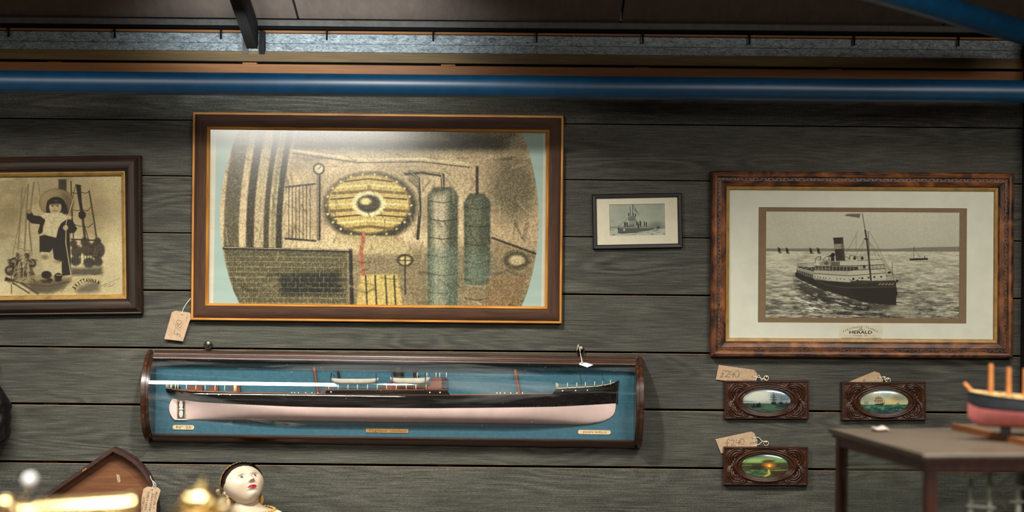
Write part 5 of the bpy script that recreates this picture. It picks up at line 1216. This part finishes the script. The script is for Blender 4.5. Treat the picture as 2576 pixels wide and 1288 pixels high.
for (a_, b_) in (((207, 1184), (210.5, 1180)), ((212, 1180.5), (217, 1176.5))):
    x0, z0 = fr.L(*a_); x1, z1 = fr.L(*b_); MB().add([(x0, -.0408, z0), (x1, -.0408, z1), (x1 + .0012, -.0408, z1 - .0028), (x0 + .0012, -.0408, z0 - .0028), (x0, -.039, z0), (x1, -.039, z1), (x1 + .0012, -.039, z1 - .0028), (x0 + .0012, -.039, z0 - .0028)], [(0, 1, 2, 3), (0, 4, 5, 1), (1, 5, 6, 2), (2, 6, 7, 3), (3, 7, 4, 0)]).build('brass_hook', M['gold'], fr.root)
x, z = fr.L(292, 1205); MB().prism([(x - .005, z + .010), (x + .004, z + .006), (x + .006, z - .010), (x - .001, z - .013)], -.0145, -.014).build('worn_patch', plain('worn_white_scuff', (150, 124, 98), .8, var=.3, vs=300), fr.root)

br = Fr('black_bundle', -22, 1045, 0, .07)
prf = [(965, 6), (975, 16), (988, 27), (1003, 38), (1018, 43), (1030, 44), (1038, 40), (1042, 39), (1050, 43), (1070, 43), (1090, 41), (1105, 39), (1114, 34), (1119, 22), (1121, 2)]
v = []; f = []; nn = 40
for (py, r) in prf:
    for k_ in range(nn):
        q = 2 * PI * k_ / nn; rr = r * (1 + .05 * math.sin(3 * q + py * .11)); lx, lz = br.L(-22 + rr * math.cos(q), py + 5 * math.cos(q) * math.sin(py * .09)); v.append((lx, -.045 + rr * math.sin(q) * .0009, lz))
for i in range(len(prf) - 1):
    for k_ in range(nn): a = i * nn + k_; b = i * nn + (k_ + 1) % nn; f.append((a, b, b + nn, a + nn))
f += [tuple(range(nn)), tuple((len(prf) - 1) * nn + k_ for k_ in range(nn))]
MB().add(v, f).build('body', M['leather'], br.root, True, 60); 
x, z = br.L(-22, 960); MB().tube([(x, -.045, z - .004), (x, -.03, z + .03), (x, 0.01, z + .04)], .003, 8).build('hanging_cord', M['black_fit'], br.root, True)
tag(br.root, 'glossy black creased bundle cut off by the left edge of the photo', 'bundle')

hf = Fr('figurehead_bust', 614, 1209, 0.0, .13)
tag(hf.root, 'painted carved bust of a woman looking up, gold cap and red lips', 'sculpture')
HR = hf.root
Rm = Matrix.Rotation(math.radians(-3), 3, 'Y') @ Matrix.Rotation(math.radians(36), 3, 'Z') @ Matrix.Rotation(math.radians(-40), 3, 'X')
HCt = Vector((-.001, -.13, -.006))
def headshape(th, ph, sc_=1.0):
    """th from the top 0..pi, ph round the vertical axis, 0 = face forward (-y)"""
    X = np.sin(th) * np.sin(ph); Y = -np.sin(th) * np.cos(ph); Z = np.cos(th)
    rx = .052; ry = np.where(Y < 0, .038, .052); rz = np.where(Z > 0, .048, .055)
    jaw = np.where(Z < 0, 1 - .30 * np.abs(Z) ** 1.5, 1.0)
    x = rx * X * jaw * sc_; y = ry * Y * np.where(Z < 0, 1 - .10 * np.abs(Z) ** 2, 1) * sc_; z = rz * Z * sc_
    return x, y, z
def g2(x, z, cx, cz, sx_, sz_): return np.exp(-((x - cx) / sx_) ** 2 - ((z - cz) / sz_) ** 2)
nth, nph = 230, 330
th, ph = np.meshgrid(np.linspace(0.001, PI - .001, nth), np.linspace(-PI, PI, nph, endpoint=False), indexing='ij')
x, y, z0_ = headshape(th, ph); fm = (y < 0); z = (z0_ + .0105) * 1.12
dy = np.zeros_like(x)
nose = .0125 * np.exp(-(x / (.0030 + .0035 * np.clip((.012 - z) / .024, 0, 1))) ** 2) * np.clip((.014 - z) / .024, 0, 1) ** 1.2 * np.clip((z + .0145) / .0035, 0, 1)
dy -= nose; dy -= .003 * (g2(x, z, .0055, -.0105, .0028, .0028) + g2(x, z, -.0055, -.0105, .0028, .0028))
for s_ in (-1, 1):
    dy += .0058 * g2(x, z, s_ * .0180, .0085, .0105, .0058); dy -= .0034 * g2(x, z, s_ * .0185, .0075, .0066, .0036)
    dy -= .0022 * g2(x, z, s_ * .019, .018, .012, .0035); dy -= .003 * g2(x, z, s_ * .024, -.012, .012, .012)
dy -= .0052 * g2(x, z, 0, -.0225, .0100, .0026) + .0048 * g2(x, z, 0, -.0275, .0085, .0026); dy += .0032 * g2(x, z, 0, -.0250, .0100, .0009); dy += .002 * g2(x, z, 0, -.0180, .002, .002)
dy += .0025 * g2(x, z, 0, -.0325, .010, .0028); dy -= .0065 * g2(x, z, 0, -.0430, .011, .0075)
y2 = y + dy * fm
C = np.tile(np.array([194., 180., 158.]), (x.size, 1)); xf, zf, ff = x.ravel(), z.ravel(), fm.ravel()
def cmix(m, c):
    global C
    m = (np.clip(m, 0, 1) * ff)[:, None]; C = C * (1 - m) + np.array(c, float) * m
cmix(.35 * g2(xf, zf, .024, -.012, .011, .010) + .35 * g2(xf, zf, -.024, -.012, .011, .010), (206, 152, 118))
for s_ in (-1, 1):
    ex, ez = s_ * .0185, .0078; u = (xf - ex) / .0082; vv = (zf - ez) / (.0042 * np.sqrt(np.clip(1 - u * u * .9, .02, 1)))
    cmix(.75 * g2(xf, zf, ex, ez + .0018, .0095, .0060), (160, 108, 66)); cmix((1 - np.abs(vv)) * 6 * (np.abs(u) < 1), (236, 232, 218))
    r = np.hypot(xf - ex - s_ * 0, zf - ez); cmix((.0039 - r) / .0004, (62, 92, 120)); cmix((.0017 - r) / .0004, (20, 24, 34)); cmix((.0042 - r) / .0004 * (r > .0033), (34, 50, 74))
    cmix((1 - np.abs(np.abs(vv) - 1) * 5) * (np.abs(u) < 1) * (zf > ez - .001), (112, 74, 44))
    bz = .0205 + .0022 * np.cos((xf - ex) / .011) - .002 * ((xf - ex) * s_ > 0) * ((xf - ex) * s_ / .01) ** 2; cmix((1 - np.abs(zf - bz) / .00055) * (np.abs(xf - ex) < .0095), (60, 40, 26))
lipm = (np.abs(xf) < .0115) * (1 - np.abs(zf + .0248) / (.0052 * np.sqrt(np.clip(1 - (xf / .0120) ** 2, 0, 1)) + 1e-6)) * 4; cmix(lipm, (186, 60, 74)); cmix(g2(xf, zf, 0, -.0249, .010, .0006) * .8, (110, 22, 36))
cmix(.5 * g2(xf, zf, .0035, -.0140, .0016, .0010) + .5 * g2(xf, zf, -.0035, -.0140, .0016, .0010), (120, 70, 44))
co = np.stack([x.ravel(), y2.ravel(), z0_.ravel()], 1) @ np.array(Rm).T + np.array(HCt)
i = np.arange(nth * nph).reshape(nth, nph); q = np.stack([i[:-1], np.roll(i[:-1], -1, 1), np.roll(i[1:], -1, 1), i[1:]], -1).reshape(-1, 4)
mesh_cols('head', co, q[:, ::-1], C, M['skin'], HR, True)
def shell(name, mat, scl, fn, bumpf=None):
    th, ph = np.meshgrid(np.linspace(0.001, PI - .001, 120), np.linspace(-PI, PI, 160, endpoint=False), indexing='ij')
    x, y, z = headshape(th, ph, scl)
    if bumpf: k_ = bumpf(x, y, z); x, y, z = x * k_, y * k_, z * k_
    keep = fn(x, y, z)
    co = np.stack([x.ravel(), y.ravel(), z.ravel()], 1) @ np.array(Rm).T + np.array(HCt)
    i = np.arange(th.size).reshape(th.shape); q = np.stack([i[:-1], np.roll(i[:-1], -1, 1), np.roll(i[1:], -1, 1), i[1:]], -1)
    q = q[keep[:-1]]
    me = bpy.data.meshes.new(name); me.from_pydata(co.tolist(), [], q.tolist()); me.update(); me.materials.append(mat); me.polygons.foreach_set('use_smooth', [True] * len(me.polygons)); return link(bpy.data.objects.new(name, me), HR)
shell('hair', M['hair'], 1.045, lambda x, y, z: (z * .62 + y * .78 > -.0035 + .16 * np.maximum(-z, 0)) & ~((np.abs(x) > .040) & (z < .004) & (y < .026)), lambda x, y, z: 1 + .012 * np.sin(y * 900))
shell('gold_cap', M['cap'], 1.15, lambda x, y, z: (z * .62 + y * .78 > .0075) & (z > -.008), lambda x, y, z: 1 + .008 * np.sin(x * 700))
def hp(x, y, z): return Rm @ Vector((x, y, z)) + HCt
for s_ in (-1, 1):
    c = hp(s_ * .0475, .008, -.006); b = MB()
    pts = [hp(s_ * (.0470 + .003 * math.sin(a)), .024 + .0075 * math.cos(a), -.006 + .0135 * math.sin(a)) for a in np.linspace(-PI * .75, PI * .85, 20)]
    b.tube(pts, [.0018 + .0016 * math.sin(PI * i / 19) for i in range(20)], 10); b.tube([hp(s_ * .047, .020, -.004), hp(s_ * .0495, .019, -.009), hp(s_ * .048, .020, -.016)], [.002, .0035, .002], 10)
    v = [tuple(hp(s_ * .0475, .024 + .006 * math.cos(a), -.006 + .012 * math.sin(a))) for a in np.linspace(0, 2 * PI, 16, endpoint=False)]; b.add(v, [tuple(range(16))])
    b.build('ear', M['ear'], HR, True)
    e = hp(s_ * .0455, .018, -.024); b = MB(); b.ball((e.x, e.y, e.z), .0035, 12, 8); b.build('earring_stud', M['gold'], HR, True)
    b = MB(); b.ball((e.x + .001, e.y - .002, e.z - .015), (.0062, .0045, .0125), 14, 10); b.build('earring_drop', M['gold'], HR, True)
e = hp(-.044, .046, .010); b = MB()
for a in range(5): b.ball((e.x + .006 * math.cos(a * 1.26), e.y, e.z + .006 * math.sin(a * 1.26)), (.0062, .004, .0062), 10, 6)
b.build('hair_flower', M['dress'], HR, True)
# neck, shoulders and draped body: one continuous surface down to the ledge
zl = CZ - .80 - hf.root.location.z
secs = [(.000, -.002, .022, .026, .030), (-.030, -.001, .018, .0325, .034), (-.046, .000, .016, .0330, .033), (-.058, .001, .014, .0350, .035), (-.066, .002, .012, .044, .040), (-.072, .003, .010, .066, .046), (-.080, .004, .008, .086, .050), (-.095, .005, .006, .102, .056), (-.12, .005, .004, .110, .062), (-.16, .005, .004, .104, .064), (zl + .001, .005, .004, .085, .060)]
v = []; f = []; nn = 48
for (zz, cx, cy, rx, ry) in secs:
    for k_ in range(nn):
        q_ = 2 * PI * k_ / nn; v.append((cx + rx * math.cos(q_), -.13 + cy + ry * math.sin(q_), zz))
for a_ in range(len(secs) - 1):
    for k_ in range(nn): a = a_ * nn + k_; b = a_ * nn + (k_ + 1) % nn; f.append((a, b, b + nn, a + nn))
f.append(tuple((len(secs) - 1) * nn + k_ for k_ in range(nn)))
bd = MB().add(v, f).build('neck_and_body', M['ear'], HR, True)
sb = bd.modifiers.new('s', 'SUBSURF'); sb.levels = 2; sb.render_levels = 2
v = []; f = []
for (zz, cx, cy, rx, ry) in [(-.073, .003, .010, .070, .049), (-.078, .004, .008, .088, .053), (-.090, .005, .006, .102, .058), (-.12, .005, .004, .114, .066), (-.16, .005, .004, .108, .068), (zl + .001, .005, .004, .090, .064)]:
    for k_ in range(nn): q_ = 2 * PI * k_ / nn; fo = 1 + .012 * math.cos(q_ * 16); v.append((cx + rx * fo * math.cos(q_), -.13 + cy + ry * fo * math.sin(q_), zz + .004 * math.sin(q_)))
for a_ in range(5):
    for k_ in range(nn): a = a_ * nn + k_; b = a_ * nn + (k_ + 1) % nn; f.append((a, b, b + nn, a + nn))
dr = MB().add(v, f).build('dress', M['dress'], HR, True); sb = dr.modifiers.new('s', 'SUBSURF'); sb.levels = 2; sb.render_levels = 2
b = MB()
for k_ in range(40):
    q_ = 2 * PI * k_ / 40; b.ball((.003 + .070 * math.cos(q_), -.13 + .010 + .050 * math.sin(q_), -.0715 + .004 * math.sin(q_)), (.0048, .003, .0026), 8, 6)
b.build('gold_neckline', M['gold'], HR, True)

# ------------------------------------------------------------------ 9. glazed cabinet, ship models on and in it
ang = math.atan2(.166, .986)
ct = empty('glazed_cabinet', (.786, -1.205, 0), (0, 0, ang)); tag(ct, 'red-brown glazed cabinet in the lower right corner, out of focus', 'cabinet')
TZ = 1.235; CL, CD = 1.05, .517
MB().box(-.012, CL + .012, -.012, CD + .012, TZ - .010, TZ, .003).build('top_board', M['cab_top'], ct)
MB().box(-.006, CL + .006, -.006, CD + .006, TZ - .018, TZ - .0102).build('top_moulding', M['cab_wood'], ct)
pw = .021
for (xa, ya) in ((0, 0), (CL - pw, 0), (0, CD - pw), (CL - pw, CD - pw)): MB().box(xa, xa + pw, ya, ya + pw, 0, TZ - .018).build('post', M['cab_wood'], ct)
for z0, z1 in ((TZ - .036, TZ - .0182), (.42, .46)):
    MB().box(pw, CL - pw, .001, pw - .002, z0, z1).build('rail', M['cab_wood'], ct); MB().box(pw, CL - pw, CD - pw + .002, CD - .001, z0, z1).build('rail', M['cab_wood'], ct)
    MB().box(.001, pw - .002, pw, CD - pw, z0, z1).build('rail', M['cab_wood'], ct); MB().box(CL - pw + .002, CL - .001, pw, CD - pw, z0, z1).build('rail', M['cab_wood'], ct)
MB().box(pw, CL - pw, pw, CD - pw, .42, .44).build('shelf_board', M['cab_wood'], ct)
for nm, a in (('front', (pw, CL - pw, .008, .011)), ('back', (pw, CL - pw, CD - .011, CD - .008))): MB().box(a[0], a[1], a[2], a[3], .46, TZ - .036).build('glass_pane', M['glass_cab'], ct)
for xa in (.008, CL - .011): MB().box(xa, xa + .003, pw, CD - pw, .46, TZ - .036).build('glass_pane', M['glass_cab'], ct)
bb = empty('base_board', (.786, -1.205, TZ), (0, 0, ang)); tag(bb, 'orange-edged wooden board lying on the glazed cabinet under the red-hulled ship', 'board')
MB().box(.258, .96, .03, .492, 0, .012, 0).build('board', M['cab_top'], bb); MB().box(.252, .258, .03, .492, 0, .013, 0).build('edge_lath', M['board'], bb)
def loft_ship(root, Lg, beam, zk, zw, zd, mats, bowrise=.012, nx=40):
    """model hull, bow at x=0; underbody, topsides, deck"""
    def sec(u, t):      # t 0 at deck, 1 at keel
        f = (1 - (1 - min(u / .28, 1)) ** 2.2) * (1 - (1 - min((1 - u) / .16, 1)) ** 2.4) ; return beam / 2 * f * (1 - t ** 3.2) ** .6
    def zz(u, t):
        top = zd + bowrise * (1 - min(u / .45, 1)) ** 2 + .5 * bowrise * max(0, (u - .75) / .25) ** 2
        kl = zk + (.018 * (1 - min(u / .07, 1)) ** 2) + .010 * max(0, (u - .93) / .07); return top + (kl - top) * t
    tw = (zd - zw) / (zd - zk)
    for nm, t0, t1, mt in (('topsides', 0, tw, mats[1]), ('hull_bottom', tw, 1, mats[0])):
        v = []; f = []; nt = 10
        for i in range(nx):
            u = i / (nx - 1)
            for j in range(-nt, nt + 1):
                t = t0 + (t1 - t0) * (abs(j) / nt if nm == 'hull_bottom' else abs(j) / nt); s2 = 1 if j >= 0 else -1
                tt = t1 - (t1 - t0) * abs(j) / nt
                v.append((u * Lg, s2 * sec(u, tt), zz(u, tt)))
        w_ = 2 * nt + 1
        for i in range(nx - 1):
            for j in range(w_ - 1):
                if nm == 'topsides' and j in (nt - 1, nt) and False: continue
                a = i * w_ + j; f.append((a, a + 1, a + 1 + w_, a + w_))
        MB().add(v, f).build(nm, mt, root, True, 60)
    v = []; f = []
    for i in range(nx): u = i / (nx - 1); v += [(u * Lg, -sec(u, .04) , zz(u, .06)), (u * Lg, sec(u, .04), zz(u, .06))]
    for i in range(nx - 1): f.append((2 * i, 2 * i + 1, 2 * i + 3, 2 * i + 2))
    MB().add(v, f).build('deck', mats[2], root)
    bw = MB(); 
    for s2 in (1, -1): bw.tube([(i / (nx - 1) * Lg, s2 * sec(i / (nx - 1), 0.02), zz(i / (nx - 1), -.02)) for i in range(nx)], .0022, 6)
    bw.build('bulwark_rail', mats[2], root, True)
p = W(2434, 1062, .93); zb = TZ + .012
sm = empty('ship_model', (p.x, p.y, zb), (0, 0, math.radians(-17))); tag(sm, 'three-masted toy ship with faded red hull standing on the glazed cabinet', 'ship model')
loft_ship(sm, .42, .080, .017, .050, .076, (M['ship_pink'], M['ship_dark'], M['ship_deck']))
for xx, hgt in ((.045, .070), (.080, .064), (.112, .062), (.24, .06)): MB().tube([(xx, 0, .074), (xx, 0, .074 + hgt)], [.0055, .0048], 14).build('mast_stump', M['spar'], sm, True, 40)
MB().tube([(.012, 0, .082), (-.008, 0, .104)], [.005, .0042], 12).build('bowsprit', M['spar'], sm, True, 40)
for xx in (.075, .30): MB().box(xx - .010, xx + .010, -.012, .012, 0, .020, .002).build('stand', M['black_fit'], sm)
for xx in (.060, .10, .17, .2): MB().box(xx - .008, xx + .008, -.012, .012, .070, .082, .002).build('deck_hatch', M['spar'], sm)
# model behind the cabinet glass
im = empty('sailing_ship_model', (.98, -.94, .44), (0, 0, ang)); tag(im, 'bone-white ship rigging behind the glass of the cabinet', 'ship model')
fi = W(2441, 1200, .94)
def ip(px, py, d=.94):
    q = W(px, py, d); return im.matrix_basis.inverted() @ q
bpy.context.view_layer.update()
loft_ship_root = im
loft_ship(im, .55, .09, .02, .06, .11, (M['bone'], M['bone'], M['ship_deck']))
for c in list(im.children): c.location = (-.10, 0, 0.02)
for (px, pt, w_, step) in ((2441.5, 1205, 9.5, 0), (2489, 1168, 10.5, 1), (2561, 1166, 12, 2)):
    a = ip(px, pt); a2 = ip(px, 1290); b_ = Vector((a2.x, a2.y, .12)); MB().tube([a, a2, b_], [w_ * .0004, w_ * .0005, w_ * .0006], 12).build('mast', M['bone'], im, True, 40)
for (xa, ya, xb, yb, w_) in ((2470, 1192, 2508, 1193, 5), (2540, 1228, 2576, 1226, 5), (2431, 1272, 2504, 1278, 6), (2436, 1262, 2450, 1262, 5), (2540, 1262, 2600, 1262, 4)):
    MB().tube([ip(xa, ya, .96), ip(xb, yb, .96)], w_ * .00042, 10).build('yard', M['bone'], im, True, 40)
for (xa, ya, xb, yb) in ((2445, 1272, 2556, 1230), (2441, 1210, 2489, 1190), (2494, 1240, 2561, 1180), (2489, 1200, 2530, 1280)):
    MB().tube([ip(xa, ya, .95), ip(xb, yb, .95)], .0009, 6).build('stay', M['ship_deck'], im, True)
wp = empty('paper_scrap', (W(2214, 1086, .745).x, -.745, TZ), (0, 0, .2)); tag(wp, 'small white crumpled scrap lying on the far left of the cabinet top', 'scrap')
v = []; f = []; rr = random.Random(5)
b = MB(); b.ball((0, 0, .0052), (.021, .012, .0052), 16, 8); b.v = [(x * (1 + .12 * math.sin(z * 900 + x * 300)), y, max(z * (1 + .2 * math.sin(x * 260)), 0)) for x, y, z in b.v]; b.build('paper', plain('grey_white_paper', (190, 178, 166), .8), wp, True, 40)

# ------------------------------------------------------------------ 10. polished brass in the near foreground
FC = 2.02
co_ = MB().box(-1.25, -.20, -2.35, -1.75, 0, 1.10, .004).build('trim_6', M['counter']); co_['kind'] = 'structure'
tf = Fr('brass_telescope', 190, 1284, -0.055, FC, FC); T = tf.root
k = tf.s; base = 1.10 - T.location.z
tag(T, 'polished brass telescope tube lying across the lower left corner, blurred', 'telescope')
prof = [(.0, -150), (12, -150), (22, -148), (24, -140), (18, -134), (17, -100), (27, -96), (29, -86), (29, 128), (32, 130), (34, 138), (34, 152), (31, 155), (28, 154), (0, 150)]
MB().lathe([(r * k * 1.12, h * k) for r, h in prof], (0, 0, 0), 48, 'x').build('barrel', M['brass'], T, True, 30)
for xx in (-60, 30, 100): MB().lathe([(29.2 * k * 1.12, (xx - 3) * k), (31 * k * 1.12, xx * k), (29.2 * k * 1.12, (xx + 3) * k)], (0, 0, 0), 48, 'x').build('collar', M['brass'], T, True)
for xx in (35, 95): MB().lathe([(0, -.030), (.004, -.029), (.0055, -.026), (.004, -.022), (.0025, -.018)], (xx * k, 0, .002), 16, 'y').build('thumb_screw', M['brass'], T, True)
for xx in (-90, 110):
    MB().tube([(xx * k, 0, -.015), (xx * k, 0, -.05), (xx * k, 0, base)], [.006, .005, .014], 20).build('support', M['brass'], T, True, 40)
ff_ = Fr('brass_finial', 76, 1208, 0, FC - .11, FC - .11); F_ = ff_.root; base2 = 1.10 - F_.location.z
tag(F_, 'thin brass stand with a white ball added as its highlight, blurred, far lower left', 'instrument')
MB().ball((0, 0, 0), .0105, 20, 14).build('ball', M['white_card'], F_, True)  # white ball stands in for a blurred highlight on the brass
MB().tube([(0, 0, -.005), (-.004, 0, -.02), (-.012, 0, -.033), (-.018, 0, -.06), (-.018, 0, base2)], [.001, .001, .004, .009, .016], 16).build('stem', M['brass'], F_, True)
MB().ball((-.034, -.01, -.036), (.017, .014, .0145), 24, 16).build('large_ball', M['brass'], F_, True)
kf = Fr('brass_lamp_top', 508, 1262, 0, FC, FC); K_ = kf.root; kk = kf.s; base3 = 1.10 - K_.location.z
tag(K_, 'stepped domed brass lamp top in front of the figurehead, blurred', 'lamp')
pr = [(0, 60), (7, 58), (10, 50), (9, 44), (14, 38), (40, 33), (54, 22), (60, 8), (60, -4), (52, -8), (50, -12), (74, -20), (88, -28), (92, -44), (90, -60)]
MB().lathe([(r * kk, h * kk) for r, h in pr], (0, 0, 0), 56, 'z').build('stepped_dome', M['brass'], K_, True, 35)
MB().lathe([(88 * kk, -60 * kk), (88 * kk, base3)], (0, 0, 0), 48, 'z').build('lamp_body', M['brass'], K_, True)
for a in range(6): q_ = a * PI / 3 - 1.2; MB().ball((60 * kk * math.cos(q_), 60 * kk * math.sin(q_), 2 * kk), .0035, 12, 8).build('dome_stud', M['brass'], K_, True)
MB().ball((62 * kk, -.02, -8 * kk), .0085, 16, 12).build('side_knob', M['screw'], K_, True)
